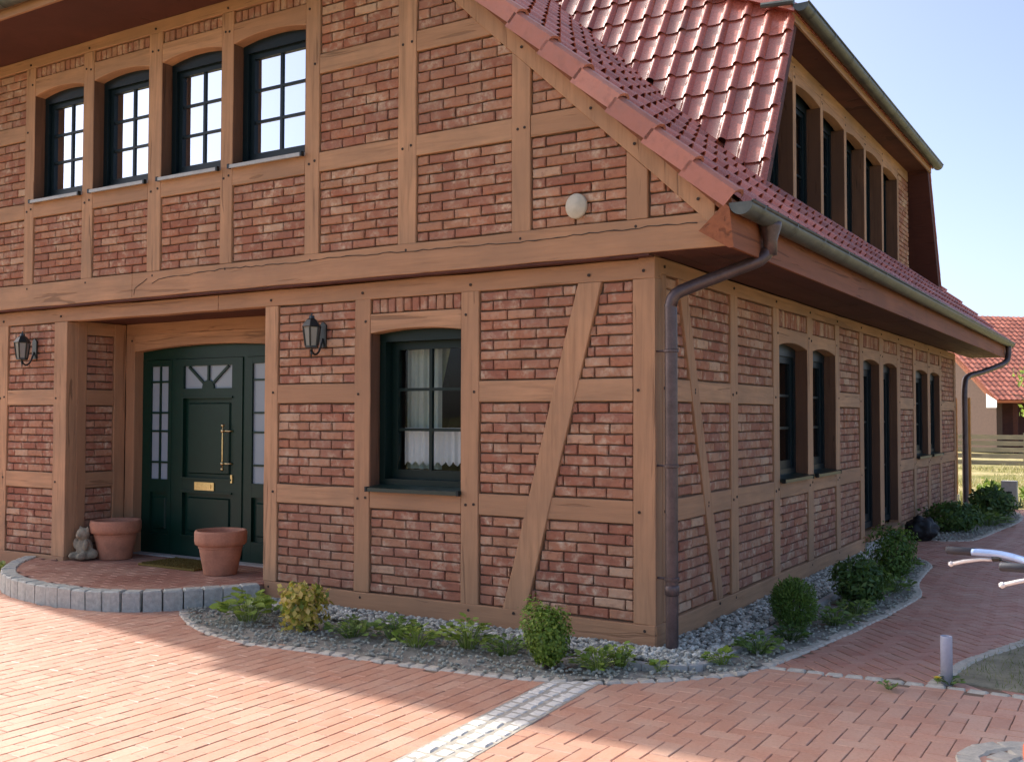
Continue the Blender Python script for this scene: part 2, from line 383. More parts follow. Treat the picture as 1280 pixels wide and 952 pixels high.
# path along the side: herringbone turned by 45 degrees is laid as courses across a curving path
path_base = MB(); path_base.add([(0.0, 0.0, -0.0045), (4, 0.0, -0.0045), (4, 13.4, -0.0045), (0.0, 13.4, -0.0045)], [(0, 1, 2, 3)])
path = struct(path_base.build('path', 'joint_sand'))
rest = MB(); rs = random.Random(5); ptmp = []
c45 = math.sqrt(.5)
for i in range(-20, 170):
    for j in range(-120, 140):
        c = (i - j) % 4
        if c == 0: a, b, L, W = i * .1 + .1, j * .1 + .05, .193, .093
        elif c == 3: a, b, L, W = i * .1 + .05, j * .1 + .1, .093, .193
        else: continue
        x = (a - b) * c45; y = (a + b) * c45
        x += 0.10 * math.sin(y * 0.9)
        if not (0.02 < x < 3.4 and 0.0 < y < 13.3): continue
        if inpoly(x, y, BED) or inpoly(x, y, BED2) or inpoly(x, y, GRASS): continue
        if x > 0.5 and y < hkerb(max(x, .71)) + 0.03: continue
        ptmp.append((x, y, L, W))
order = sorted(range(len(ptmp)), key=lambda i: -score((ptmp[i][0], ptmp[i][1], 0), .02, Vector((0, 0, 1)))); pick = set(order[:300]); cache = {}
for i, (x, y, L, W) in enumerate(ptmp):
    z = rs.uniform(-.0016, .0016)
    if i in pick:
        if L not in cache: m = MB(); m.add(*paver_template(L, W)(rs)); cache[L] = m.mesh('paver', 'path_paver')
        put('paver', cache[L], path, Matrix.Translation((x, y, z)) @ Matrix.Rotation(R(45), 4, 'Z'))
    else:
        v, f = paver_template(L, W)(rs)
        rest.add([(x + (p - q) * c45, y + (p + q) * c45, z + r_) for p, q, r_ in v], f)
stuff(rest.build('paver', 'path_paver', path, recalc=False))

def cobble(rs, L, W, H, z0=-0.05):
    """rounded, uneven block, local coordinates"""
    v = []
    for zz, ins in ((z0, 0), (H - 0.012, 0.0), (H, 0.012)):
        for sx, sy in ((-1, -1), (0, -1.04), (1, -1), (1.03, 0), (1, 1), (0, 1.04), (-1, 1), (-1.03, 0)):
            v.append((sx * (L / 2 - ins) + rs.uniform(-.004, .004), sy * (W / 2 - ins) + rs.uniform(-.004, .004), zz + rs.uniform(-.003, .003)))
    f = [tuple(range(16, 24))] + [(a + i, a + (i + 1) % 8, a + 8 + (i + 1) % 8, a + 8 + i) for a in (0, 8) for i in range(8)]
    return v, f
def cobble_meshes(name, mat, L, W, H, n=5):
    out = []
    for k in range(n):
        m = MB(); m.add(*cobble(random.Random(k * 7 + 1), L, W, H)); out.append(m.mesh(name, mat))
    return out
# pale cobble band
pass
mb = MB(); mb.prism([(bandx(-0.82) - .15, -0.82), (bandx(-0.82) + .15, -0.82), (bandx(-7) + .15, -7), (bandx(-7) - .15, -7)], lambda u, w, d: (u, w, d), -0.05, 0.0035)
band = struct(mb.build('cobble_band', 'band_sand'))
cm = cobble_meshes('cobble', 'white_cobble', 0.084, 0.084, 0.007)
for r_ in range(3):
    y = -0.86 - (r_ % 2) * 0.04
    while y > -5.4:
        s = rng.uniform(0.88, 1.12)
        y2 = y - 0.096 * s
        ym = (y + y2) / 2; x = bandx(ym) + (r_ - 1) * 0.098
        if not inpoly(x, ym + .02, BED):
            put('cobble', rng.choice(cm), band, Matrix.Translation((x, ym, rng.uniform(-.002, .003))) @ Matrix.Rotation(R(-4) + rng.uniform(-.12, .12), 4, 'Z') @ Matrix.Diagonal((rng.uniform(.94, 1.05), s, 1, 1)))
        y = y2
# kerb rows
def kerb_row(P, name, label_mat, w, h, z=0.0, name_piece='kerb_stone', step=0.105):
    pts = resample(P, step)
    base = MB()
    L = [];
    for i, p in enumerate(pts):
        t = (pts[min(i + 1, len(pts) - 1)] - pts[max(0, i - 1)]).normalized(); n = Vector((-t.y, t.x)); L.append((p - n * w * .45, p + n * w * .45))
    for (a, b), (c, d) in zip(L, L[1:]):
        base.add([(a.x, a.y, z - .012), (b.x, b.y, z - .012), (d.x, d.y, z - .012), (c.x, c.y, z - .012)], [(0, 1, 2, 3)])
    o = struct(base.build(name, 'joint_sand'))
    ms = cobble_meshes(name_piece, label_mat, step * 0.93, w, h)
    for a, b in zip(pts, pts[1:]):
        c = (a + b) / 2; t = b - a
        put(name_piece, rng.choice(ms), o, Matrix.Translation((c.x, c.y, z + rng.uniform(-.003, .004))) @ Matrix.Rotation(math.atan2(t.y, t.x) + rng.uniform(-.04, .04), 4, 'Z'))
    return o
kerb_row(KERB, 'bed_kerb', 'kerb_stone', 0.085, 0.010)
kerb_row(KERB2, 'bed_kerb', 'kerb_stone', 0.085, 0.010)
kerb_row(spline([(0.76, 0.03), (1.2, 0.06), (1.75, 0.10), (2.25, 0.10), (3.2, 0.12)], .1), 'path_edging', 'kerb_stone', 0.065, 0.008, 0.0, 'kerb_stone', 0.115)
kerb_row(spline([(1.72, 0.16), (1.77, 0.55), (1.83, 0.94), (2.04, 1.63), (2.28, 2.6), (2.68, 4.2), (3.58, 7.0)], .1), 'lawn_kerb', 'kerb_stone', 0.085, 0.012)
# ring of cobbles round a drain cover at the right edge
mb = MB(); mb.lathe([(0.40, -.04), (0.40, -.008)], (2.42, -1.15, 0), 32); rg = struct(mb.build('drain_surround', 'joint_sand'))
cmk = cobble_meshes('cobble', 'kerb_stone', 0.15, 0.115, 0.006)
for k in range(15):
    a = 2 * math.pi * k / 15; put('cobble', cmk[k % 5], rg, Matrix.Translation((2.42 + .33 * math.cos(a), -1.15 + .33 * math.sin(a), 0)) @ Matrix.Rotation(a + math.pi / 2, 4, 'Z'))
for k in range(9):
    a = 2 * math.pi * k / 9; put('cobble', cmk[k % 5], rg, Matrix.Translation((2.42 + .20 * math.cos(a), -1.15 + .20 * math.sin(a), 0)) @ Matrix.Rotation(a + math.pi / 2, 4, 'Z'))
mb = MB(); mb.lathe([(0.13, -.03), (0.13, .004), (0.11, .006)], (2.42, -1.15, 0), 24); mb.build('drain_cover', 'concrete', rg)

# planted beds: soil, gravel drip strip, crumbs
from mathutils import noise as mnoise
def bed(poly, name):
    m = MB(); idx = {}; st = 0.04
    xs = [p[0] for p in poly]; ys = [p[1] for p in poly]
    def vid(i, j):
        if (i, j) not in idx:
            x, y = i * st, j * st
            idx[(i, j)] = len(m.v); m.v.append((x, y, 0.006 + 0.022 * mnoise.noise((x * 5, y * 5, 0)) + 0.010 * mnoise.noise((x * 17, y * 17, 3))))
        return idx[(i, j)]
    for i in range(int(min(xs) / st) - 1, int(max(xs) / st) + 1):
        for j in range(int(min(ys) / st) - 1, int(max(ys) / st) + 1):
            if inpoly((i + .5) * st, (j + .5) * st, poly): m.f.append((vid(i, j), vid(i + 1, j), vid(i + 1, j + 1), vid(i, j + 1)))
    return struct(m.build(name, 'soil', None, True, False))
bed(BED, 'flower_bed'); bed(BED2, 'flower_bed')
ICO = None
def ico():
    global ICO
    if ICO is None:
        bm = bmesh.new(); bmesh.ops.create_icosphere(bm, subdivisions=1, radius=1); ICO = ([v.co.copy() for v in bm.verts], [tuple(v.index for v in f.verts) for f in bm.faces]); bm.free()
    return ICO
def pebbles(name, mat, n, sampler, smin, smax, seed, flat=0.7):
    rs = random.Random(seed); m = MB(); V, F = ico()
    for _ in range(n):
        x, y, z = sampler(rs)
        s = rs.uniform(smin, smax); a = rs.uniform(0, 6.28); ca, sa = math.cos(a), math.sin(a); ex = rs.uniform(.75, 1.3)
        vv = []
        for c in V:
            k = s * rs.uniform(.85, 1.12); px, py, pz = c.x * k * ex, c.y * k, c.z * k * flat
            vv.append((x + px * ca - py * sa, y + px * sa + py * ca, z + pz + rs.uniform(-.1, .1) * s))
        m.add(vv, F)
    return stuff(m.build(name, mat, None, False, False))
def samp_gravel(rs):
    while True:
        if rs.random() < 0.42: x, y = rs.uniform(-3.5, 0.36), rs.uniform(-0.36, -0.01)
        else: x, y = rs.uniform(0.01, 0.40), rs.uniform(-0.30, 5.75)
        if -0.02 < x < 0.21 and -0.1 < y < 0.16 and rs.random() < .4: continue
        return x, y, 0.028 + rs.uniform(0, .022)
tag(pebbles('gravel', 'pebble', 8500, samp_gravel, 0.009, 0.023, 1), 'pale grey and white pebbles in a strip along the foot of the house wall', 'gravel')
def samp_bed(poly):
    xs = [p[0] for p in poly]; ys = [p[1] for p in poly]
    def f(rs):
        while True:
            x, y = rs.uniform(min(xs), max(xs)), rs.uniform(min(ys), max(ys))
            if inpoly(x, y, poly): return x, y, 0.015 + rs.uniform(-.005, .012)
    return f
tag(pebbles('grit', 'crumb', 5200, samp_bed(BED), 0.005, 0.017, 2), 'grey grit and soil crumbs covering the bed round the house corner', 'grit')
tag(pebbles('grit', 'crumb', 1200, samp_bed(BED2), 0.006, 0.018, 4), 'grey grit in the far bed beyond the terrace doors', 'grit')
m = MB()
P = spline([(-0.35, -0.42), (0.10, -0.43), (0.36, -0.34), (0.44, -0.1), (0.455, 0.6), (0.455, 5.7)], 0.1)
for a, b in zip(P, P[1:]):
    t = (b - a).normalized(); n = Vector((-t.y, t.x)) * 0.028
    m.prism([(a.x - n.x, a.y - n.y), (b.x - n.x, b.y - n.y), (b.x + n.x, b.y + n.y), (a.x + n.x, a.y + n.y)], lambda u, w, d: (u, w, d), -0.03, 0.040)
struct(m.build('gravel_edging', 'concrete'))

# terrace in front of the door
TZ = 0.15
m = MB(); inner = [p for p in TERR]
m.prism([(p.x, p.y) for p in inner] + [(-3.64, 0.0), (-3.64, 0.86), (-6.32, 0.86), (-6.32, 0.0)], lambda u, w, d: (u, w, d), -0.05, TZ - 0.014)
terr = struct(m.build('terrace', 'joint_sand'))
tp = [(p.x, p.y) for p in TERR] + [(-3.64, 0.0), (-3.64, 0.84), (-6.30, 0.84), (-6.30, 0.0)]
ti = []
for i in range(-70, -34):
    for j in range(-6, 6):
        x = i * .1 + .02; y = j * .2 + (.1 if i % 2 else 0) + .02
        if inpoly(x, y, tp) and inpoly(x, y - .06, tp): ti.append((x, y, .0955, .1955, TZ))
lay(ti, 'terrace_paver', terr, 'paver', 120, .001)
pts = resample(TERR, 0.155)
gm = cobble_meshes('granite_block', 'granite', 0.147, 0.13, TZ + 0.012, 6)
for a, b in zip(pts, pts[1:]):
    c = (a + b) / 2; t = b - a
    put('granite_block', rng.choice(gm), terr, Matrix.Translation((c.x, c.y, rng.uniform(-.004, .004))) @ Matrix.Rotation(math.atan2(t.y, t.x) + rng.uniform(-.02, .02), 4, 'Z'))

# ================================================================== THE HOUSE
house = thing('brick_house', 'half timbered brick house with red tiled roof, green door and long dormer', 'house', (-5, 6.3, 0))
F0 = lambda u, w, d: (u, d, w)              # ground floor front, faces -y
FU = lambda u, w, d: (u, d - 0.10, w)       # upper front, jettied by 0.10
SD = lambda u, w, d: (-d, u, w)             # side wall, faces +x
DN = lambda u, w, d: (u, d + 0.70, w)       # back wall of the door recess
RL = lambda u, w, d: (-6.336 - d, u, w)     # left cheek of the recess, faces +x
W_L = -10.0; W_BACK = 12.66; XC = -5.0
rt = random.Random(21)
def wob(poly, amp=0.004, step=0.35):
    """subdivide an outline and make it slightly uneven"""
    out = []
    for (a, b), (c, d) in zip(poly, poly[1:] + poly[:1]):
        L = math.hypot(c - a, d - b); n = max(1, int(L / step))
        for k in range(n):
            t = k / n; j = 0 if k == 0 else amp
            out.append((a + (c - a) * t + rt.uniform(-j, j), b + (d - b) * t + rt.uniform(-j, j)))
    return out
PEG = {}
def beam(name, poly, T, mat, pegs=(), proud=0.0, depth=0.12, parent=None, amp=0.004):
    m = MB(); m.prism(wob(poly, amp), T, -proud - rt.uniform(0, .003), depth)
    o = m.build(name, mat, parent or house)
    bv = o.modifiers.new('bevel', 'BEVEL'); bv.width = 0.006; bv.segments = 2; bv.limit_method = 'ANGLE'
    for (u, w) in pegs:
        if T not in PEG:
            q = MB(); q.prism([(0.011 * math.cos(k * .785), 0.011 * math.sin(k * .785)) for k in range(8)], lambda a, b, c: Vector(T(a, b, c)) - Vector(T(0, 0, 0)), -0.008, 0.02); PEG[T] = q.mesh('peg', 'peg')
        put('peg', PEG[T], o, Matrix.Translation(T(u + rt.uniform(-.006, .006), w + rt.uniform(-.006, .006), -proud)))
    return o
def rect(a, b, c, d): return [(a, c), (b, c), (b, d), (a, d)]
def post(u0, u1, z0, z1, T, pegs=True, **k):
    um = (u0 + u1) / 2
    return beam('post', rect(u0, u1, z0, z1), T, 'timber_upright', [(um, z0 - 0.04), (um, z1 + 0.05)] if pegs else (), **k)
def rail(u0, u1, z0, z1, T, mat, pegs=True, name='rail', **k):
    zm = (z0 + z1) / 2
    return beam(name, rect(u0, u1, z0, z1), T, mat, [(u0 - 0.045, zm + .01), (u1 + 0.045, zm - .01)] if pegs else (), proud=k.pop('proud', 0.0) - 0.002, **k)
BR = []     # bricks: (T, poly centre, L, H, panel, brick face depth)
def brick_geo(L, H, rs, d0=0.0, depth=0.05):
    """brick in local (u, w, d): centre 0,0; uneven rounded outline"""
    b = 0.006; h, l = H / 2, L / 2
    base = [(-l, -h), (-l / 3, -h), (l / 3, -h), (l, -h), (l, 0), (l, h), (l / 3, h), (-l / 3, h), (-l, h), (-l, 0)]
    J = lambda s: rs.uniform(-s, s)
    o = [(u + J(.0022), w + J(.0028)) for u, w in base]
    v = []
    for (u, w), (bu, bw) in zip(o, base): v.append((u * (1 - b / l) + J(.001), w * (1 - b / h) + J(.001), d0 + J(.0022)))
    for u, w in o: v.append((u, w, d0 + b + .001))
    for u, w in o: v.append((u, w, d0 + depth))
    f = [tuple(range(10))] + [(a + i, a + (i + 1) % 10, a + 10 + (i + 1) % 10, a + 10 + i) for a in (0, 10) for i in range(10)]
    return v, f
def panel(u0, u1, z0, z1, T, hide=None, soldier=False, name='infill_panel', course=0.0755):
    """brick infill between timbers; hide(u, w) is True where a timber, opening or the outside lies"""
    m = MB()
    m.prism(rect(u0 - .01, u1 + .01, z0 - .01, z1 + .01), T, 0.036, 0.11) if hide is None or not hide('poly', 0) else m.prism(hide('poly', 0), T, 0.036, 0.11)
    p = m.build(name, 'mortar', house)
    g_ = 0.007; a0, a1, b0, b1 = u0 + g_, u1 - g_, z0 + g_, z1 - g_
    if soldier:
        n = max(1, round((a1 - a0) / course)); s = (a1 - a0) / n
        for k in range(n): BR.append((T, a0 + (k + .5) * s, (b0 + b1) / 2, s - .011, b1 - b0 - rt.uniform(0, .012), p, 0.012 + rt.uniform(-.004, .004)))
        return p
    n = max(1, round((b1 - b0) / course)); ch = (b1 - b0) / n; J = 0.0105; L = 0.238
    ph = rt.random() < .5
    for r_ in range(n):
        w = b0 + (r_ + .5) * ch; u = a0; first = (r_ + ph) % 2 == 0
        while u < a1 - 0.02:
            l = (L if not first else 0.115) + rt.uniform(-.006, .006); first = False
            if a1 - u - l < 0.05: l = a1 - u
            l = min(l, a1 - u); e = u + l
            x0, x1 = u, e - (J if e < a1 - .001 else 0)
            if hide is not None:
                st = 0.02; q = [x0 + st * k for k in range(int((x1 - x0) / st) + 1)] + [x1]
                q = [t for t in q if not hide(t, w)]
                if not q: u = e; continue
                x0, x1 = min(q), max(q)
            if x1 - x0 > 0.018: BR.append((T, (x0 + x1) / 2, w, x1 - x0, ch - J + rt.uniform(-.002, .002), p, 0.013 + rt.uniform(-.0045, .0045)))
            u = e
    return p

# ---- timber grid heights, from the photograph's proportions
ZS0, ZS1, ZR2, ZR2T, ZR1, ZR1T, ZTP, ZJ = 0.02, 0.182, 0.850, 1.006, 1.686, 1.842, 2.516, 2.672
# front, ground floor
FP = [(-0.164, 0.0), (-1.582, -1.423), (-2.62, -2.462), (-3.62, -3.471), (-6.541, -6.336), (-7.48, -7.323), (-8.57, -8.41), (-10.0, -9.84)]
rail(-3.60, 0.0, ZS0, ZS1, F0, 'timber_front', False, 'sill_beam', proud=0.006)
rail(W_L, -6.336, ZS0, ZS1, F0, 'timber_front', False, 'sill_beam', proud=0.006)
for a, b in ((W_L, -5.0), (-4.997, .0)):
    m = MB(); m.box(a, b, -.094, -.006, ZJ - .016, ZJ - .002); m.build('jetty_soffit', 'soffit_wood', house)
rail(W_L, -4.2, ZTP, ZJ - .020, F0, 'timber_front', False, 'top_plate'); rail(-4.197, 0.0, ZTP, ZJ - .020, F0, 'timber_front', False, 'top_plate')
for a, b in FP: post(a, b, ZS1, ZTP, F0)
for (a, b), (c, d) in (((-3.471, -2.62), (1, 1)), ((-7.323, -6.541), (1, 1)), ((-8.41, -7.48), (1, 1)), ((-9.84, -8.57), (1, 1))):
    rail(a, b, ZR2, ZR2T, F0, 'timber_front'); rail(a, b, ZR1, ZR1T, F0, 'timber_front')
    for z0, z1 in ((ZS1, ZR2), (ZR2T, ZR1), (ZR1T, ZTP)): panel(a, b, z0, z1, F0)
# corner bay with the slanting brace
BT, BB = (-0.583, -0.40), (-1.205, -1.010)      # brace at top plate and at the sill
def brace_x(w): t = (w - ZS1) / (ZTP - ZS1); return BB[0] + (BT[0] - BB[0]) * t, BB[1] + (BT[1] - BB[1]) * t
def inbrace(u, w):
    if u == 'poly': return None
    a, b = brace_x(w); return a + .0 < u < b - .0
for z0, z1 in ((ZR2, ZR2T), (ZR1, ZR1T)):
    a, b = brace_x((z0 + z1) / 2)
    a0, b0 = brace_x(z0); a1, b1 = brace_x(z1)
    beam('rail', [(-1.423, z0), (a0 + .004, z0), (a1 + .004, z1), (-1.423, z1)], F0, 'timber_front', [(-1.46, (z0 + z1) / 2), (a + .04, (z0 + z1) / 2)], proud=-.002)
    beam('rail', [(b0 - .004, z0), (-0.164, z0), (-0.164, z1), (b1 - .004, z1)], F0, 'timber_front', [(b - .05, (z0 + z1) / 2), (-0.12, (z0 + z1) / 2)], proud=-.002)
beam('brace', [(BB[0], ZS1), (BB[1], ZS1), (BT[1], ZTP), (BT[0], ZTP)], F0, 'timber_upright', [((BB[0] + BB[1]) / 2, ZS1 - .03), ((BT[0] + BT[1]) / 2, ZTP + .05)], proud=.004)
for z0, z1 in ((ZS1, ZR2), (ZR2T, ZR1), (ZR1T, ZTP)): panel(-1.423, -0.164, z0, z1, F0, inbrace)
# window bay
panel(-2.462, -1.582, ZS1, ZR2, F0); rail(-2.462, -1.582, ZR2, 1.0, F0, 'timber_front')
def lintel(u0, u1, z0, z1, rise, T, mat, **k):
    n = 10; arc = [(u0 + (u1 - u0) * i / n, z0 + rise * (1 - (2 * i / n - 1) ** 2)) for i in range(n + 1)]
    return beam('lintel', arc + [(u1, z1), (u0, z1)], T, mat, [(u0 - .045, z1 - .06), (u1 + .045, z1 - .05)], amp=0.0, proud=-.002, **k)
lintel(-2.462, -1.582, 2.238, 2.392, 0.030, F0, 'timber_front'); panel(-2.462, -1.582, 2.392, ZTP, F0, None, True)

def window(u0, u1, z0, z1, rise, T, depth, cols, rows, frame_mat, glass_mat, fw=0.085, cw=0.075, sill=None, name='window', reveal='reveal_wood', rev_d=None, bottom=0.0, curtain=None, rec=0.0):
    """frame set 'depth' behind the wall face, casement, muntins, one pane per light"""
    n = 10
    def top(u, ins): return z1 + rise * (1 - ((2 * (u - u0) / (u1 - u0)) - 1) ** 2) - ins
    m = MB(); d0, d1 = depth, depth + 0.07
    zb = z0 + bottom
    m.prism(rect(u0, u0 + fw, zb, z1 - fw), T, d0, d1 + rec); m.prism(rect(u1 - fw, u1, zb, z1 - fw), T, d0, d1 + rec); m.prism(rect(u0 + fw, u1 - fw, zb, zb + fw), T, d0, d1 + rec)
    us = [u0 + (u1 - u0) * i / n for i in range(n + 1)]
    m.prism([(u0, z1 + rise + .09), (u1, z1 + rise + .09), (u1, z1 - fw), (u0, z1 - fw)], T, d0 - .002, d1 + rec)
    w = m.build(name, frame_mat, house)
    a0, a1, c0, c1 = u0 + fw, u1 - fw, zb + fw, z1 - fw
    m = MB(); e0, e1 = depth + .018 + rec, depth + .06 + rec
    m.prism(rect(a0, a0 + cw, c0, c1), T, e0, e1); m.prism(rect(a1 - cw, a1, c0, c1), T, e0, e1)
    m.prism(rect(a0 + cw, a1 - cw, c0, c0 + cw * 1.15), T, e0, e1); m.prism(rect(a0 + cw, a1 - cw, c1 - cw, c1), T, e0, e1)
    m.build('casement', frame_mat, w)
    a0 += cw; a1 -= cw; c0 += cw * 1.15; c1 -= cw; b = 0.014
    m = MB()
    for i in range(1, cols):
        u = a0 + (a1 - a0) * i / cols; m.prism(rect(u - b, u + b, c0, c1), T, e0 + .008, e1 - .005)
    for j in range(1, rows):
        z = c0 + (c1 - c0) * j / rows
        for i in range(cols): m.prism(rect(a0 + (a1 - a0) * i / cols + (b if i else 0), a0 + (a1 - a0) * (i + 1) / cols - (b if i < cols - 1 else 0), z - b * .85, z + b * .85), T, e0 + .009, e1 - .006)
    m.build('muntin', frame_mat, w)
    for i in range(cols):
        for j in range(rows):
            m = MB(); m.prism(rect(a0 + (a1 - a0) * i / cols, a0 + (a1 - a0) * (i + 1) / cols, c0 + (c1 - c0) * j / rows, c0 + (c1 - c0) * (j + 1) / rows), T, e0 + .022, e0 + .026)
            m.build('pane', glass_mat, w)
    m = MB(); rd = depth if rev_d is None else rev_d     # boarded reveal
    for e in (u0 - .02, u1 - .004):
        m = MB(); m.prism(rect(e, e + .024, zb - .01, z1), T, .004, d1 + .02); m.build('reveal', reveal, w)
    if sill:
        m = MB(); o = sill[1]
        m.add([T(u0 - .005, z0 + .02, d0 + .01), T(u1 + .005, z0 + .02, d0 + .01), T(u1 + .005, z0 - .004, -o), T(u0 - .005, z0 - .004, -o),
               T(u0 - .005, z0 - .005, d0 + .01), T(u1 + .005, z0 - .005, d0 + .01), T(u1 + .005, z0 - .034, -o), T(u0 - .005, z0 - .034, -o)],
              [(0, 1, 2, 3), (7, 6, 5, 4), (0, 4, 5, 1), (1, 5, 6, 2), (2, 6, 7, 3), (3, 7, 4, 0)])
        m.build('sill', sill[0], w)
        for e in (u0, u1):
            m = MB(); m.prism(rect(e - .010, e + .010, z0 - .036, z0 + .004), T, -o - .004, -o + .03); m.build('sill_end', 'dark_frame', w)
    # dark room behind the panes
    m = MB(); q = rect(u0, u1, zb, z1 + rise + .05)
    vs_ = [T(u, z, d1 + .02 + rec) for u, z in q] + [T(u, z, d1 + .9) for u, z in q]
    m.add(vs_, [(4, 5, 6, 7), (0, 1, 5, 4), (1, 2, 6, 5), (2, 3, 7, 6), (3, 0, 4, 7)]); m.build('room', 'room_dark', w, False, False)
    if curtain: curtain(w, a0, a1, c0, c1, T, d1 + .03 + rec)
    return w
def drape(u0, u1, z0, z1, T, d, amp, waves, scallop=0.0, n=60):
    m = MB()
    for i in range(n + 1):
        u = u0 + (u1 - u0) * i / n; dd = d + amp * math.sin(i / n * waves * 6.283) + amp * .4 * math.sin(i / n * waves * 2.3 * 6.283 + 1)
        zb = z0 + scallop * abs(math.sin(i / n * waves * 3.1416))
        m.v += [T(u, zb, dd), T(u, (zb + z1) / 2, dd), T(u, z1, dd)]
    for i in range(n):
        for k in range(2): a = i * 3 + k; m.f.append((a, a + 3, a + 4, a + 1))
    return m
def cur_ground(w, a0, a1, c0, c1, T, d):
    drape(a0 - .05, a0 + .30, c0, c1 + .05, T, d + .10, .02, 4).build('curtain', 'curtain', w, True, False)
    m = MB(); n = 14
    for i in range(n + 1):
        t = i / n; z = c1 + .05 - (c1 - c0 + .05) * t
        ue = a0 + .36 * (a1 - a0) * (1 - t) ** 1.2 + .12
        for k in range(9): u = a0 + .10 + (ue - a0 - .10) * k / 8; m.v.append(T(u, z, d + .16 + .018 * math.sin(k * 2.4)))
    for i in range(n):
        for k in range(8): a = i * 9 + k; m.f.append((a, a + 1, a + 10, a + 9))
    m.build('curtain', 'curtain_green', w, True, False)
    drape(a0 - .02, a1 + .02, c0 + .03, c0 + .335, T, d + .03, .013, 9, .035, 120).build('lace_curtain', 'lace', w, True, False)
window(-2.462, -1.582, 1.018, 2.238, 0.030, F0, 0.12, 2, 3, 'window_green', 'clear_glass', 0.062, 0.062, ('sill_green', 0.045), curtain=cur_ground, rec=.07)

# ---- entrance recess
post(-6.336, -6.20, TZ, 2.42, DN, False); 
m = MB()
post(-4.06, -3.92, TZ, 2.42, DN, False)
lintel(-6.20, -4.06, 2.245, 2.42, 0.05, DN, 'timber_front', depth=.11)
rail(-6.336, -3.5, 2.42, ZTP + .02, DN, 'timber_front', False, 'rail')
panel(-3.92, -3.50, TZ, 2.42, DN)
m = MB(); m.box(-6.34, -3.5, 0.004, 0.86, ZTP + .02, ZTP + .06); m.build('porch_ceiling', 'soffit_wood', house)
m = MB(); m.box(-3.62, -3.50, 0.125, 0.86, TZ - .02, ZTP + .02); m.build('porch_cheek', 'timber_upright', house)
# left cheek of the recess with timbers and bricks
post(0.121, 0.23, TZ, ZTP + .015, RL, False); post(0.56, 0.698, TZ, ZTP + .015, RL, False)
for z0, z1 in ((0.15, 0.20), (ZR2, ZR2T), (ZR1, ZR1T), (2.40, ZTP + .015)): rail(0.23, 0.56, z0, z1, RL, 'timber_side', False)
for z0, z1 in ((0.20, ZR2), (ZR2T, ZR1), (ZR1T, 2.40)): panel(0.23, 0.56, z0, z1, RL)
# green door with side lights, set back in the frame
DD = lambda u, w, d: (u, d + 0.81, w)
m = MB()
DX = (-6.205, -5.715, -4.70, -4.055)
def topz(u): return 2.245 + .05 * (1 - (2 * (u + 6.20) / 2.14 - 1) ** 2)
n = 14; us = [DX[0] + (DX[3] - DX[0]) * i / n for i in range(n + 1)]
m.prism([(u, topz(u) + .01) for u in us] + [(DX[3], 2.16), (DX[0], 2.16)], DD, .002, .07)
for u0, u1 in ((DX[0], DX[0] + .07), (DX[1] - .035, DX[1] + .02), (DX[2] - .02, DX[2] + .035), (DX[3] - .07, DX[3])): m.prism(rect(u0, u1, TZ, 2.16), DD, 0.0, .07)
m.box(DX[0] + .07, DX[3] - .07, .812, .90, TZ, TZ + .03)
m.box(DX[0], DX[3], .86, .88, TZ, 2.3)
door = m.build('entrance_door', 'green_paint', house)
def framed(u0, u1, z0, z1, b, holes, d0, d1, name, parent):
    """board with rectangular openings stacked in one column"""
    m = MB(); hs = sorted(holes, key=lambda h: h[2])
    hu0 = min(h[0] for h in hs); hu1 = max(h[1] for h in hs)
    m.prism(rect(u0, hu0, z0, z1), DD, d0, d1); m.prism(rect(hu1, u1, z0, z1), DD, d0, d1)
    z = z0
    for h in hs: m.prism(rect(hu0, hu1, z, h[2]), DD, d0 + .001, d1 - .001); z = h[3]
    m.prism(rect(hu0, hu1, z, z1), DD, d0 + .001, d1 - .001)
    return m.build(name, 'green_paint', parent)
def raised(u0, u1, z0, z1, name, parent):
    m = MB(); a = .05
    o = rect(u0, u1, z0, z1); i = rect(u0 + a, u1 - a, z0 + a, z1 - a); ii = rect(u0 + a + .012, u1 - a - .012, z0 + a + .012, z1 - a - .012)
    m.add([DD(u, w, .030) for u, w in o] + [DD(u, w, .030) for u, w in i] + [DD(u, w, .012) for u, w in ii],
          [(8, 9, 10, 11)] + [(b_ + k, b_ + (k + 1) % 4, b_ + 4 + (k + 1) % 4, b_ + 4 + k) for b_ in (0, 4) for k in range(4)])
    m.build(name, 'green_paint', parent, recalc=False)
lf = framed(DX[1] + .02, DX[2] - .02, TZ + .03, 2.155, .1, [(-5.565, -4.865, .36, .81), (-5.565, -4.865, .945, 1.76), (-5.565, -4.865, 1.855, 2.085)], -.012, .045, 'door_leaf', door)
raised(-5.565, -4.865, .36, .81, 'door_panel', door); raised(-5.565, -4.865, .945, 1.76, 'door_panel', door)
m = MB(); m.prism(rect(-5.565, -4.865, 1.855, 2.085), DD, .018, .024); m.build('pane', 'frosted_glass', door)
m = MB(); hx, hz = -5.215, 1.855
m.prism([(hx + .085 * math.cos(a), hz + .085 * math.sin(a)) for a in [math.pi * k / 10 for k in range(11)]], DD, -.004, .016)
for a in (38, 90, 142):
    c, s = math.cos(R(a)), math.sin(R(a)); L = .23 if a == 90 else .36
    m.prism([(hx + c * .06 + s * .013, hz + s * .06 - c * .013), (hx + c * L + s * .013, hz + s * L - c * .013), (hx + c * L - s * .013, hz + s * L + c * .013), (hx + c * .06 - s * .013, hz + s * .06 + c * .013)], DD, -.001 - a * 1e-5, .014)
m.build('sunburst_bar', 'green_paint', door)
m = MB()
for z in (.362, .812, .947, 1.762): m.box(-5.58, -4.85, .783, .800, z - .006, z + .012)
m.build('moulding', 'green_paint', door)
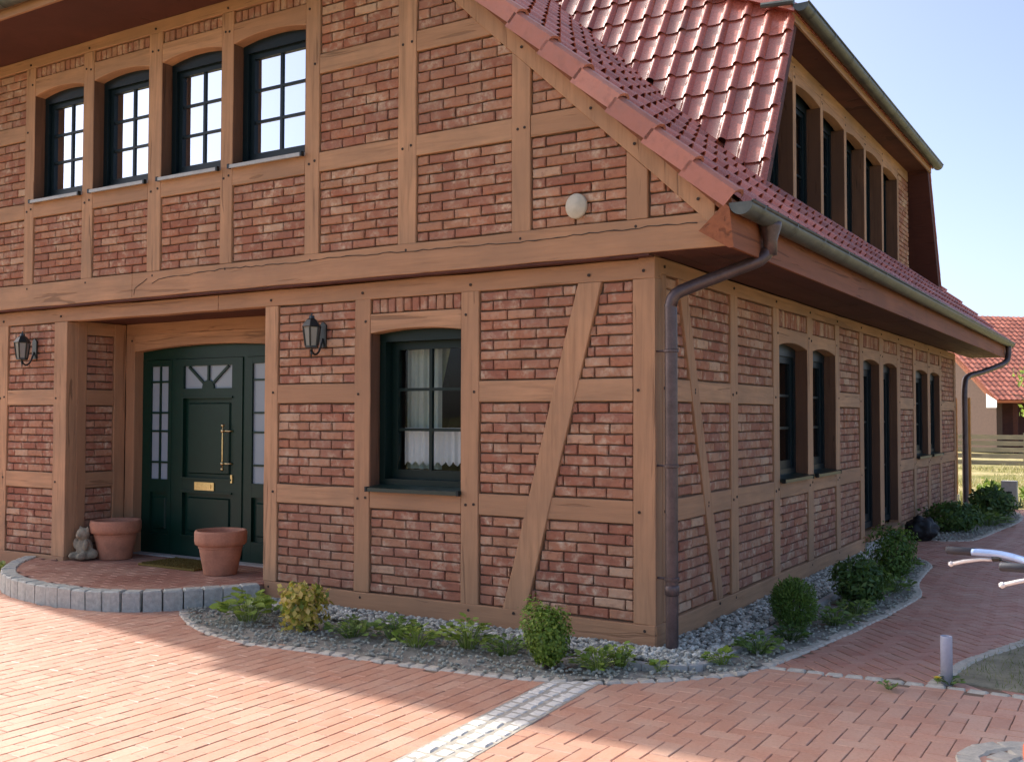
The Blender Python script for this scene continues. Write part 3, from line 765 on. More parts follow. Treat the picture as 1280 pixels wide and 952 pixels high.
for a, b in ((DX[0] + .07, DX[1] - .035), (DX[2] + .035, DX[3] - .07)):
    h0, h1 = a + .07, b - .05 if b < -5 else b - .07
    framed(a, b, TZ + .03, 2.155, .1, [(h0, h1, .36, .79), (h0, h1, .925, 2.09)], -.004, .045, 'side_light', door)
    raised(h0, h1, .36, .79, 'door_panel', door)
    zz = [.925, 1.10, 1.42, 1.61, 1.93, 2.09]; um = (h0 + h1) / 2
    for k in range(5):
        for x0, x1 in ((h0, um), (um, h1)):
            m = MB(); m.prism(rect(x0, x1, zz[k], zz[k + 1]), DD, .018, .024); m.build('pane', 'frosted_glass', door)
    m = MB(); m.prism(rect(um - .011, um + .011, .925, 2.09), DD, .003, .017)
    for z in zz[1:-1]:
        m.prism(rect(h0, um - .011, z - .010, z + .010), DD, .004, .016); m.prism(rect(um + .011, h1, z - .010, z + .010), DD, .004, .016)
    m.build('muntin', 'green_paint', door)
m = MB(); m.prism(rect(-5.375, -5.095, .835, .915), DD, -.022, -.012); m.prism(rect(-5.335, -5.135, .855, .895), DD, -.028, -.020); m.build('letter_slot', 'brass', door)
hx = -4.93
m = MB(); m.ring([(hx, .745, 1.06), (hx, .745, 1.13), (hx, .745, 1.27), (hx, .745, 1.41), (hx, .745, 1.48)], [.006, .008, .011, .008, .006], 10)
for z in (1.11, 1.43): m.ring([(hx, .745, z), (hx + .06, .77, z), (hx + .085, .80, z)], .010, 8); m.lathe([(.0, -.02), (.02, -.012), (.02, .012), (.0, .02)], (hx, .745, z), 10)
for z in (1.055, 1.485): m.lathe([(.002, -.018), (.017, -.008), (.017, .008), (.002, .018)], (hx, .745, z), 10)
m.build('door_pull', 'brass', door, True)
m = MB(); m.prism(rect(-4.862, -4.838, .92, 1.0), DD, -.024, -.010); m.build('keyhole_plate', 'brass', door)
m = MB(); m.box(-6.2, -4.06, .70, .835, TZ - .03, TZ + .012); m.build('threshold', 'concrete', door)

# ---- upper gable wall
TANP = 0.930
def ztop(x): return 3.765 + TANP * (-0.187 - x) if x > XC else 3.765 + TANP * (-0.187 - (2 * XC - x))     # upper side of the tiles
def zraf(x): return 3.742 + TANP * (-0.55 - x) if x > XC else zraf(2 * XC - x)     # lower edge of the gable rafter
UP = [(-0.161, -0.006), (-1.073, -0.917), (-2.112, -1.94), (-3.088, -2.933), (-4.08, -3.935), (-5.04, -4.86), (-6.0, -5.842), (-6.932, -6.78)]
mirror = [(2 * XC - b, 2 * XC - a) for a, b in UP[:3]]
ZB, ZU3, ZU3T, ZU4, ZU4T, ZSOF = 2.905, 3.580, 3.738, 4.391, 4.550, 5.215
jb1 = beam('jetty_beam', rect(-5.23, 0.60, ZJ, ZB), FU, 'timber_front', proud=.006, depth=.22)
jb2 = beam('jetty_beam', rect(-10.6, -5.233, ZJ, ZB), FU, 'timber_front', proud=.004, depth=.22)
for jb, pts_ in ((jb1, [(-5.20, 2.70), (-5.19, 2.76), (-5.02, 2.84)]), (jb1, [(-4.95, 2.795), (-4.86, 2.83), (-4.4, 2.842), (-4.0, 2.86), (-3.5, 2.85), (-3.1, 2.846), (-2.75, 2.858), (-2.3, 2.85), (-1.8, 2.842), (-1.4, 2.838), (-1.0, 2.83), (-.5, 2.838), (0.0, 2.845), (.35, 2.838)])):
    m = MB(); q = []
    for (a, b), (c, d) in zip(pts_, pts_[1:]):
        k = max(1, int(math.hypot(c - a, d - b) / .06))
        q += [(a + (c - a) * i / k, b + (d - b) * i / k + rt.uniform(-.006, .006)) for i in range(k)]
    q.append(pts_[-1])
    ws = [.0015 + .003 * max(0, mnoise.noise((i * .7, 1, 2)) + .5) for i in range(len(q))]
    m.prism([(u, w + s) for (u, w), s in zip(q, ws)] + [(u, w - s) for (u, w), s in reversed(list(zip(q, ws)))], FU, -.0105, -.004)
    m.build('crack', 'peg', jb)
for a, b in UP + mirror:
    z1 = min(zraf((a + b) / 2) - .0, 5.12)
    if z1 < ZB + .1: continue
    ta, tb = min(zraf(a), 5.12), min(zraf(b), 5.12)
    um = (a + b) / 2
    beam('post', [(a, ZB), (b, ZB), (b, tb), (a, ta)], FU, 'timber_upright', [(um, ZB - .045), (um, z1 + .04)])
rail(-7.9, -2.1, 5.12, ZSOF + .02, FU, 'timber_front', False, 'top_plate')
def inraf(u, w):
    if u == 'poly': return None
    return w + .03 > zraf(u) + 0.03
def clip_panel(u0, u1, z0, z1):
    """panel cut by the sloping rafter"""
    def hd(u, w):
        if u == 'poly':
            P = [(u0 - .01, z0 - .01), (u1 + .01, z0 - .01)]
            right = u0 > XC
            za, zb = min(z1, zraf(u0) + .06), min(z1, zraf(u1) + .06)
            if right:
                P.append((u1 + .01, zb))
                if zb < z1 and za >= z1: P.append((-0.55 - (z1 - .06 - 3.742) / TANP, z1))
                P.append((u0 - .01, za))
            else: P += [(u1 + .01, zb), (u0 - .01, za)]
            return P
        return w + .02 > zraf(u) + .05
    panel(u0, u1, z0, z1, FU, hd)
def rail_clip(u0, u1, z0, z1, T):
    e1 = -0.55 - (z0 - 3.742) / TANP; e2 = -0.55 - (z1 - 3.742) / TANP
    if u0 < XC: return rail(u0, u1, z0, z1, T, 'timber_front')
    if e2 >= u1: return rail(u0, u1, z0, z1, T, 'timber_front')
    beam('rail', [(u0, z0), (min(u1, e1 + .03), z0), (min(u1, e2 + .03), z1), (u0, z1)], T, 'timber_front', [(u0 - .045, (z0 + z1) / 2)], proud=-.002)
bays = [(UP[i + 1][1], UP[i][0]) for i in range(len(UP) - 1)]
for k, (a, b) in enumerate(bays):
    if k < 3:
        rail_clip(a, b, ZU3, ZU3T, FU)
        if k: rail_clip(a, b, ZU4, ZU4T, FU)
        clip_panel(a, b, ZB, ZU3); clip_panel(a, b, ZU3T, ZU4)
        if k: clip_panel(a, b, ZU4T, 5.12)
    else:
        rail(a, b, ZU3, ZU3T, FU, 'timber_front'); panel(a, b, ZB, ZU3, FU)
        lintel(a, b, 4.825, 5.005, .045, FU, 'timber_front'); panel(a, b, 5.005, 5.12, FU, None, True)
        def cur_up(w, a0, a1, c0, c1, T, d):
            drape(a0 - .03, a0 + .20, c0, c1, T, d + .06, .02, 3).build('curtain', 'curtain', w, True, False)
            drape(a1 - .16, a1 + .03, c0, c1, T, d + .06, .02, 2).build('curtain', 'curtain', w, True, False)
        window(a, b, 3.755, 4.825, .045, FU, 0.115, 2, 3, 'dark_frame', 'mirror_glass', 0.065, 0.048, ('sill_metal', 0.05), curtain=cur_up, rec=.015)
clip_panel(-0.0 + .0, 0.40, ZB, 3.4)
for a, b in ((-7.888, -6.932),):
    for z0, z1 in ((ZU3, ZU3T), (ZU4, ZU4T)): rail(a, b, z0, z1, FU, 'timber_front')
    for z0, z1 in ((ZB, ZU3), (ZU3T, ZU4), (ZU4T, 5.12)): panel(a, b, z0, z1, FU)
m = MB(); m.prism([(-10.4, ZB - .1), (-8.0, ZB - .1), (-8.0, 5.0), (-10.4, 2.95)], FU, .03, .12); m.build('gable_infill', 'mortar', house)
# gable rafters with pegs
RW = 0.205
def raf(x0, x1, pegs):
    z = lambda x: 3.742 + TANP * (-0.55 - x)
    return beam('gable_rafter', [(x0, z(x0)), (x1, z(x1)), (x1 + .0, z(x1) + RW), (x0, z(x0) + RW)], FU, 'timber_upright', [(x, z(x) + RW * .45) for x in pegs], proud=.010, depth=.16)
raf(-2.35, 0.47, [-1.52, -0.99, -0.42, -.10, .36])
m = MB(); m.prism([(-10.45, zraf(-10.45)), (-7.65, zraf(-7.65)), (-7.65, zraf(-7.65) + RW), (-10.45, zraf(-10.45) + RW)], FU, -.010, .16); m.build('gable_rafter', 'timber_upright', house)
# round vent
m = MB(); vc = (-0.541, 3.04)
prof = [(.083, .0), (.083, .014), (.076, .022), (.0, .03)]
for r_, d in prof[:-1]:
    for k in range(28): a = 6.2832 * k / 28; m.v.append(FU(vc[0] + r_ * math.cos(a), vc[1] + r_ * 1.07 * math.sin(a), -d))
m.v.append(FU(vc[0], vc[1], -.026))
for i in range(2):
    for k in range(28): m.f.append((i * 28 + k, i * 28 + (k + 1) % 28, (i + 1) * 28 + (k + 1) % 28, (i + 1) * 28 + k))
for k in range(28): m.f.append((56 + k, 56 + (k + 1) % 28, 84))
vo = m.build('vent_cover', 'vent_plastic', house, True)

# ---- side wall (faces the path)
SP = [(0.121, 0.20), (1.484, 1.652), (2.585, 2.752), (3.655, 3.838), (4.705, 4.868), (5.775, 5.955), (6.80, 7.01), (7.84, 8.03), (8.94, 9.105), (10.04, 10.235), (11.08, 11.25), (12.48, 12.66)]
SZT = 2.555
m = MB()
rail(0.0, 5.955, ZS0, ZS1, SD, 'timber_side', False, 'sill_beam', proud=.006); rail(7.84, W_BACK, ZS0, ZS1, SD, 'timber_side', False, 'sill_beam', proud=.006)
rail(0.0, W_BACK, SZT, ZJ - .006, SD, 'timber_side', False, 'top_plate')
m = MB(); m.prism(rect(0.0, .118, ZS1, ZTP), SD, .0, .05); m.build('post', 'timber_upright', house)
for a, b in SP: post(a, b, ZS1 if not (a == 6.80) else .25, SZT, SD)
sb = [(SP[i][1], SP[i + 1][0]) for i in range(len(SP) - 1)]
YB = [(.40, .545), (1.135, 1.285)]
def ybrace(w): t = (SZT - w) / (SZT - ZS1); return YB[0][0] + (YB[1][0] - YB[0][0]) * t, YB[0][1] + (YB[1][1] - YB[0][1]) * t
def inyb(u, w):
    if u == 'poly': return None
    a, b = ybrace(w); return a < u < b
beam('brace', [(YB[0][0], SZT), (YB[1][0], ZS1), (YB[1][1], ZS1), (YB[0][1], SZT)], SD, 'timber_upright', [(1.2, ZS1 - .03)], proud=.004)
for k, (a, b) in enumerate(sb):
    if k == 0:
        for z0, z1 in ((ZR2, ZR2T), (ZR1, ZR1T)):
            p0, p1 = ybrace((z0 + z1) / 2)
            rail(a, p0 + .03, z0, z1, SD, 'timber_side'); rail(p1 - .03, b, z0, z1, SD, 'timber_side')
        for z0, z1 in ((ZS1, ZR2), (ZR2T, ZR1), (ZR1T, SZT)): panel(a, b, z0, z1, SD, inyb)
    elif k in (1, 4, 7, 10):
        for z0, z1 in ((ZR2, ZR2T), (ZR1, ZR1T)): rail(a, b, z0, z1, SD, 'timber_side')
        for z0, z1 in ((ZS1, ZR2), (ZR2T, ZR1), (ZR1T, SZT)): panel(a, b, z0, z1, SD)
    elif k in (2, 3, 8, 9):
        rail(a, b, ZR2, 1.0, SD, 'timber_side'); panel(a, b, ZS1, ZR2, SD)
        lintel(a, b, 2.225, 2.39, .042, SD, 'timber_side'); panel(a, b, 2.39, SZT, SD, None, True)
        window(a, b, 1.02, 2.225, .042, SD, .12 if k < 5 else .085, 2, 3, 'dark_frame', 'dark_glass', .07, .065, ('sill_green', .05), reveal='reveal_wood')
    else:
        lintel(a, b, 2.225, 2.39, .042, SD, 'timber_side'); panel(a, b, 2.39, SZT, SD, None, True)
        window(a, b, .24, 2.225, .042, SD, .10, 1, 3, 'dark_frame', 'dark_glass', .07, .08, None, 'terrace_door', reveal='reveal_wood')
        m = MB(); m.box(-.22, .07, a - .03, b + .03, .14, .20); m.build('door_step', 'timber_side', house)
m = MB(); m.box(-.2, .02, 5.955, 7.84, -.03, .135); m.build('door_plinth', 'concrete', house)
m = MB(); m.prism([(-10, 0), (-.12, 0), (-.12, 2.9), (-5, 7.4), (-10, 2.9)], lambda u, w, d: (u, d, w), 12.5, 12.66); m.build('back_wall', 'mortar', house)
m = MB(); m.box(-9.9, -9.8, 0.2, 12.5, 0, 2.7); m.build('left_wall', 'mortar', house)
m = MB(); m.box(-9.8, -.13, .14, 12.5, -.02, .01); m.build('floor_slab', 'concrete', house)
m = MB(); m.box(-10.0, -.13, .13, 12.6, 2.70, 2.80); m.build('floor_deck', 'interior', house)

# bricks: the 300 that show largest are objects of their own
def nrm(T): return (Vector(T(0, 0, -1)) - Vector(T(0, 0, 0)))
order = sorted(range(len(BR)), key=lambda i: -score(BR[i][0](BR[i][1], BR[i][2], 0), BR[i][3] * BR[i][4], nrm(BR[i][0])))
pick = set(order[:300]); rs = random.Random(11); rest = MB()
for i, (T, u, w, L, H, par, d) in enumerate(BR):
    v, f = brick_geo(L, H, rs)
    if i in pick:
        o0 = Vector(T(0, 0, 0)); m = MB(); m.add([tuple(Vector(T(*p)) - o0) for p in v], f)
        put('brick', m.mesh('brick', 'brick'), par, Matrix.Translation(T(u, w, d)))
    else:
        rest.add([T(u + a, w + b, d + c) for a, b, c in v], f)
stuff(rest.build('brick', 'brick', house))
print('bricks', len(BR))

# ---- roof
EX = 0.62           # outer edge of the lowest tiles
Y0, Y1 = -0.19, 14.4
SL = math.sqrt(1 + TANP ** 2); UPV = Vector((-1, 0, TANP)) / SL; NRV = Vector((TANP, 0, 1)) / SL
def tile_geo(wd, ln, n=14, amp=0.036):
    """pantile shell in local (u across, s up slope, n normal)"""
    prof = []
    for i in range(n):
        t = i / (n - 1)
        h = -0.008 * math.sin(t / .62 * math.pi) if t < .62 else amp * math.sin((t - .62) / .38 * math.pi) ** .85
        prof.append((t * (wd + .012), h))
    v = [(u, 0, h * (1.35 if h > 0 else 1) + .022) for u, h in prof] + [(u, ln, h * (.8 if h > 0 else 1)) for u, h in prof] + [(u, .004, h * (1.35 if h > 0 else 1) + .011) for u, h in prof]
    v += v[:n]
    f = [(i, i + 1, n + i + 1, n + i) for i in range(n - 1)] + [(2 * n + i, 2 * n + i + 1, 3 * n + i + 1, 3 * n + i) for i in range(n - 1)]
    return v, f
TW = .24
TV, TF = tile_geo(TW, .40)
def roof_tiles(name, parent, slots, mat, nmax, nr):
    """slots: (origin, u dir, s dir, n dir)"""
    order = sorted(range(len(slots)), key=lambda i: -score(slots[i][0], .07, slots[i][3])); pick = set(order[:nmax]) if nmax else set()
    m0 = MB(); m0.add(TV, TF); me = m0.mesh(name, mat, True, False); rest = MB(); rs = random.Random(nr)
    for i, (o, a, b, c) in enumerate(slots):
        o = o + c * rs.uniform(-.003, .003) + b * rs.uniform(-.004, .004)
        if i in pick:
            M = Matrix(((a.x, b.x, c.x, o.x), (a.y, b.y, c.y, o.y), (a.z, b.z, c.z, o.z), (0, 0, 0, 1))); put(name, me, parent, M)
        else: rest.add([tuple(o + a * p + b * q + c * r_) for p, q, r_ in TV], TF)
    if rest.v:
        o = rest.build(name, mat, parent, True, False); stuff(o)
def hipz(y): return 5.36 + 1.15 * (y + 0.92)
xr = XC; zrid = ztop(XC)
# deck under the tiles
m = MB(); off = Vector((0, 0, -.075))
def dk(x, y, dz): return (x, y, ztop(x) + dz)
yh = -0.92 + (zrid - 5.36) / 1.15
xh = -0.187 - (5.36 - 3.765) / TANP
P = [(EX - .02, Y0 + .03), (EX - .02, Y1), (XC, Y1), (XC, yh), (xh, -.92), (xh, Y0 + .03)]
n = len(P); m.add([dk(x, y, -.075) for x, y in P] + [dk(x, y, -.16) for x, y in P], [tuple(range(n)), tuple(range(2 * n - 1, n - 1, -1))] + [(i, i + n, (i + 1) % n + n, (i + 1) % n) for i in range(n)])
roof = m.build('main_roof', 'fascia_wood', house)
P2 = [(2 * XC - EX + .02, -.35), (2 * XC - EX + .02, Y1), (XC, Y1), (XC, yh), (2 * XC - xh, -.92), (2 * XC - xh - .01, -.91)]  # unseen left slope, front edge flared outward to shape its shadow on the forecourt
m = MB(); m.add([dk(x, y, -.02) for x, y in P2] + [dk(x, y, -.16) for x, y in P2], [tuple(range(n)), tuple(range(2 * n - 1, n - 1, -1))] + [(i, i + n, (i + 1) % n + n, (i + 1) % n) for i in range(n)])
m.build('roof_slope', 'roof_tile', house)
m = MB(); hx2 = 2 * XC - xh
A = [(xh + .02, -.92, 5.36), (hx2 - .02, -.92, 5.36), (XC, yh, zrid)]
m.add(A + [(a, b, c - .14) for a, b, c in A], [(0, 1, 2), (5, 4, 3), (0, 3, 4, 1), (1, 4, 5, 2), (2, 5, 3, 0)]); m.build('hip_roof', 'roof_tile', house)
# half-hip eave: soffit, fascia, gutter
m = MB(); m.box(hx2 - .1, xh + .1, -.90, -.085, 5.235, 5.26); m.build('hip_soffit', 'soffit_wood', house)
m = MB(); m.box(hx2 - .1, xh + .1, -.925, -.901, 5.20, 5.33); m.build('hip_fascia', 'timber_front', house)
def gutter(name, a, b, r, parent, brk=0.7, mat='zinc', endcap=True):
    a, b = Vector(a), Vector(b); t = (b - a).normalized(); L = (b - a).length
    x = Vector((t.y, -t.x, 0)); z = Vector((0, 0, 1)); n = 10
    m = MB(); k = int(L / brk) + 1
    def sec(p, rr, o0=0): return [tuple(p + x * (rr * math.cos(q)) + z * (rr * math.sin(q))) for q in [math.pi + math.pi * i / n for i in range(n + 1)]]
    o = 0; m.v += sec(a, r) + sec(b, r) + sec(a, r - .006) + sec(b, r - .006)
    for i in range(n): m.f += [(i, i + 1, n + 2 + i, n + 1 + i), (2 * n + 2 + i, 3 * n + 3 + i, 3 * n + 4 + i, 2 * n + 3 + i)]
    m.f += [(0, n + 1, 3 * n + 3, 2 * n + 2), (n, 3 * n + 2, 4 * n + 3, 2 * n + 1)]
    gt = m.build(name, mat, parent, True, False)
    m = MB(); m.ring([a + x * r, b + x * r], .011, 8); m.build('bead', mat, gt, True)
    for i in range(k):
        p = a + t * min(L - .05, (i + .3) * brk); m = MB(); m.v += sec(p, r + .011) + sec(p + t * .018, r + .011)
        for q in range(n): m.f.append((q, q + 1, n + 2 + q, n + 1 + q))
        m.build('gutter_bracket', 'black_metal', gt, False, False)
    if endcap:
        for p in (a, b):
            m = MB(); m.v += sec(p, r + .002) + [tuple(p)]; m.f.append(tuple(range(n + 2))); m.build('end_cap', mat, gt, False, False)
    return gt
gutter('gutter', (hx2 - .1, -1.0, 5.33), (xh + .1, -1.0, 5.33), .075, house)
# main eave: soffit boards, fascia, gutter
for k in range(5):
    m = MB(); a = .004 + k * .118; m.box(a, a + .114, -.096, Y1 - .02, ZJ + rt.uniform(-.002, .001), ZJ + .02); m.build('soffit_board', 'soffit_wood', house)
fo = Vector((EX - .01, 0, ztop(EX) - .105))
m = MB()       # fascia board at right angles to the slope
A = Vector((.575, 0, 2.93)); B = Vector((.605, 0, ZJ - .03)); C = B + Vector((.022, 0, 0)); D = A + Vector((.022, 0, 0))
m.prism([(A.x, A.z), (B.x, B.z), (C.x, C.z), (D.x, D.z)], lambda u, w, d: (u, d, w), -.185, Y1); m.build('fascia', 'fascia_wood', house)
m = MB(); m.prism([(.395, 2.765), (.57, 2.925), (.60, 2.90), (.627, ZJ - .03), (.595, ZJ - .03)], lambda u, w, d: (u, d, w), -.205, -.186); m.build('fascia_end', 'fascia_wood', house)
gut = gutter('gutter', (.675, -.20, 2.925), (.675, Y1 + .05, 2.925), .078, house, .72)
# cut wooden barge strip under the verge tiles
m = MB(); z0 = lambda x: 3.749 + TANP * (-.362 - x)
m.prism([(xh, z0(xh) - .02), (.60, z0(.60) - .02), (.60, z0(.60) + .02), (xh, z0(xh) + .02)], lambda u, w, d: (u, d, w), -.185, -.105); m.build('barge_strip', 'fascia_wood', house)
# pantiles
YC = Vector((0, 1, 0)); slots = []
EP = 0.363
xs_row = [EX - r_ * EP / SL for r_ in range(22)]
DX0 = -0.50         # dormer window wall
DB0, DT0 = (2.95, 3.80), (3.88, 5.60)      # cheek: (y, z) at the bottom and the top
LEAN = (DT0[0] - DB0[0]) / (DT0[1] - DB0[1])
DYE = 12.33          # far cheek bottom
def cheek_y(z): return DB0[0] + (z - DB0[1]) * LEAN
def cheek_y2(z): return DYE + .1 - (z - DB0[1]) * LEAN
for r_, x in enumerate(xs_row):
    for c in range(int((Y1 - Y0 - .1) / TW) + 1):
        y = Y0 + .11 + c * TW
        z = ztop(x) - .062
        xm = x - .15; zm = ztop(xm)
        if zm > hipz(y) + .1 or x < XC + .2: continue
        if xm < DX0 - .02 and cheek_y(zm) + .25 < y < cheek_y2(zm) - .25: continue
        slots.append((Vector((x, y, z)), YC, UPV, NRV))
roof_tiles('roof_tile', roof, slots, 'roof_tile', 300, 1)
# verge tiles: a hood over the edge, one per course
vm = MB()
h = .118
pr = [(-.004, -h), (-.004, .0), (.03, .022), (.075, .030), (.115, .018), (.14, -.004)]
for s_, lift in ((0, .034), (.385, 0.0)):
    for y, z in pr: vm.v.append((y, s_, z + lift))
for y, z in pr: vm.v.append((y + .006, 0.003, z + .034 - .022 if z > -h else z + .034))
np_ = len(pr)
vm.f = [(i, i + 1, np_ + i + 1, np_ + i) for i in range(np_ - 1)] + [(2 * np_ + i, 2 * np_ + i + 1, i + 1, i) for i in range(np_ - 1)]
vme = vm.mesh('verge_tile', 'verge_tile', False, False)
for r_, x in enumerate(xs_row[:9]):
    if ztop(x) > 5.45: break
    o = Vector((x, Y0 - .012, ztop(x) - .045))
    M = Matrix(((0, UPV.x, NRV.x, o.x), (1, UPV.y, NRV.y, o.y), (0, UPV.z, NRV.z, o.z), (0, 0, 0, 1))); put('verge_tile', vme, roof, M)
# ---- dormer
def on_roof(y, lean_y): pass
m = MB()
zt = DT0[1]; xe = -0.20
def zdr(x): return zt + .14 + (xe + .06 - x) / (xe + .06 - XC) * (zrid + .02 - zt - .14)
def xr_at(z): return -0.187 - (z - 3.765) / TANP
def cheek_poly(fy):
    zb = ztop(xe) - .05
    return [Vector((xe, fy(zb), zb)), Vector((xe, fy(zt), zt)), Vector((xr_at(zt + .5), fy(zt + .5), zt + .5)), Vector((xr_at(zt) - .3, fy(zt), zt))]
for fy, sg in ((cheek_y, 1), (cheek_y2, -1)):
    zb = ztop(xe) - .05; off = Vector((0, .10 * sg, .0))
    A = [Vector((xe, fy(zb), zb)), Vector((xe, fy(zt + .12), zt + .12)), Vector((XC, fy(zrid - .05), zrid - .05))]
    A = [a + Vector((0, .045 * sg, 0)) for a in A]
    m = MB(); m.add([tuple(a) for a in A] + [tuple(a + off) for a in A], [(0, 1, 2), (5, 4, 3), (0, 3, 4, 1), (1, 4, 5, 2), (2, 5, 3, 0)])
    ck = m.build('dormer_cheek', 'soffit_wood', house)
    u = Vector((1, 0, 0)) if sg > 0 else Vector((-1, 0, 0)); s = Vector((0, LEAN * sg, 1)).normalized(); nn = Vector((0, -sg, LEAN)).normalized()
    sl_ = []
    for r_ in range(-1, 14):
        zrow = DB0[1] - .12 + r_ * .33 * s.z
        for c in range(26):
            x = (xe + .03 - TW * (c + 1)) if sg > 0 else (xe + .03 - TW * c)
            xc = xe + .03 - TW * (c + .5)
            if zrow + .33 < ztop(xc) or zrow + .02 < zb - .22 or zrow + .12 > zdr(xc): continue
            sl_.append((Vector((x, fy(zrow) - .0 * sg, zrow)), u, s, nn))
    roof_tiles('roof_tile', ck, sl_, 'roof_tile', 300 if sg > 0 else 0, 5)
    # bare wooden edge board of the cheek
    m = MB(); m.add([tuple(a) for a in (Vector((xe + .012, fy(zb) - .00 * sg, zb)), Vector((xe + .012, fy(zt + .1) - .0, zt + .1)), Vector((xe + .012, fy(zt + .1) + .16 * sg, zt + .1)), Vector((xe + .012, fy(zb) + .16 * sg, zb)))] +
                    [tuple(a) for a in (Vector((DX0 - .02, fy(zb) + .15 * sg, zb)), Vector((DX0 - .02, fy(zt + .1) + .15 * sg, zt + .1)))], [(0, 1, 2, 3), (3, 2, 5, 4)])
    m.build('cheek_board', 'soffit_wood', ck, False, False)
DW = lambda u, w, d: (DX0 - d, u, w)
dy = [3.88, 4.99, 6.13, 7.26, 8.36, 9.46, 10.57]
ZD0, ZD1 = 4.05, 5.36
dl = beam('rail', rect(cheek_y(5.6) + .12, cheek_y2(5.6) - .12, 5.44, 5.63), DW, 'timber_side')
for k, y in enumerate(dy): post(y - .055, y + .055, ZD0 - .2, 5.44, DW)
for a, b in zip(dy, dy[1:]):
    lintel(a + .055, b - .055, 5.31, 5.44, .04, DW, 'timber_side')
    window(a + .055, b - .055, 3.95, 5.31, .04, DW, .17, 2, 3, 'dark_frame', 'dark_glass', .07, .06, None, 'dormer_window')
for a, b in ((cheek_y(5.7) + .12, dy[0] - .08), (dy[-1] + .07, cheek_y2(5.6) - .05)):
    if b - a < .05: continue
    n0 = len(BR); panel(a, b, ZD0 - .2, 5.44, DW)
    rest = MB()
    for (T, u, w, L, H, par, d) in BR[n0:]:
        v, f = brick_geo(L, H, rs); rest.add([T(u + p, w + q, d + r_) for p, q, r_ in v], f)
    stuff(rest.build('brick', 'brick', house)); 
m = MB(); m.box(DX0 - .05, xe + .03, cheek_y(zt) + .1, cheek_y2(zt) - .1, zt, zt + .03); m.build('dormer_soffit', 'soffit_wood', house)
m = MB(); m.box(xe + .015, xe + .04, cheek_y(zt) - .02, cheek_y2(zt) + .02, zt - .03, zt + .125); m.build('dormer_fascia', 'timber_side', house)
m = MB(); ya, yb = cheek_y(zt) - .10, cheek_y2(zt) + .10
A = [(xe + .06, ya, zt + .14), (xe + .06, yb, zt + .14), (XC, cheek_y2(zrid) + .1, zrid + .02), (XC, cheek_y(zrid) - .1, zrid + .02)]
m.add(A + [(a, b, c - .09) for a, b, c in A], [(0, 1, 2, 3), (7, 6, 5, 4), (0, 4, 5, 1), (1, 5, 6, 2), (2, 6, 7, 3), (3, 7, 4, 0)]); m.build('dormer_roof', 'roof_tile', house)
gutter('gutter', (xe + .13, ya - .02, zt + .11), (xe + .13, yb + .02, zt + .11), .078, house, .8)
m = MB(); m.ring([(xe - .28, ya + .0, zt + .17), (xe + .06, ya - .02, zt + .135)], .03, 8); m.build('eave_trim', 'zinc', house)
# downpipes
def downpipe(pts, r, name='downpipe'):
    P = spline([Vector(p) for p in pts], .04); m = MB(); m.ring(P, r, 14); o = m.build(name, 'pipe_metal', house, True); return o
yp = 0.38; px, py = 0.105, 0.03
dp = downpipe([(.675, yp, 2.86), (.675, yp, 2.76), (.665, yp, 2.70), (.62, yp - .05, 2.63), (.50, yp - .12, 2.575), (.22, .10, 2.45), (.135, .04, 2.40), (px, py, 2.33), (px, py, 2.2), (px, py, 1.2), (px, py, .35), (px, py, 0.0)], .043)
m = MB(); m.lathe([(.046, -.22), (.048, -.12), (.075, -.03), (.078, 0.0)], (.675, yp, 2.885), 16); m.build('outlet', 'pipe_metal', dp, True)
for z in (.50, 1.25, 2.02):
    m = MB(); m.lathe([(.047, -.012), (.051, -.008), (.051, .008), (.047, .012)], (px, py, z), 16); m.ring([(px - .03, py, z), (-.02, py, z)], .008, 6); m.build('pipe_bracket', 'pipe_metal', dp)
m = MB(); m.lathe([(.044, -.03), (.049, -.02), (.049, .03), (.044, .04)], (px, py, .42), 16); m.build('pipe_sleeve', 'pipe_metal', dp, True)
dp2 = downpipe([(.675, 14.1, 2.86), (.675, 14.1, 2.70), (.62, 14.0, 2.55), (.35, 13.4, 2.38), (.16, 12.95, 2.28), (.13, 12.75, 2.1), (.13, 12.72, 1.4), (.13, 12.72, 0.0)], .05)
# far porch under the roof overhang
for x0, w in ((-.19, .10), (-.40, .07)):
    m = MB(); m.box(x0, x0 + w, 14.95, 15.05, .10, 1.95); po = m.build('porch_post', 'post_wood', house)
    m = MB(); m.box(x0 - .02, x0 + w + .02, 14.93, 15.07, -.06, .10); m.build('post_foot', 'white_paint', po)

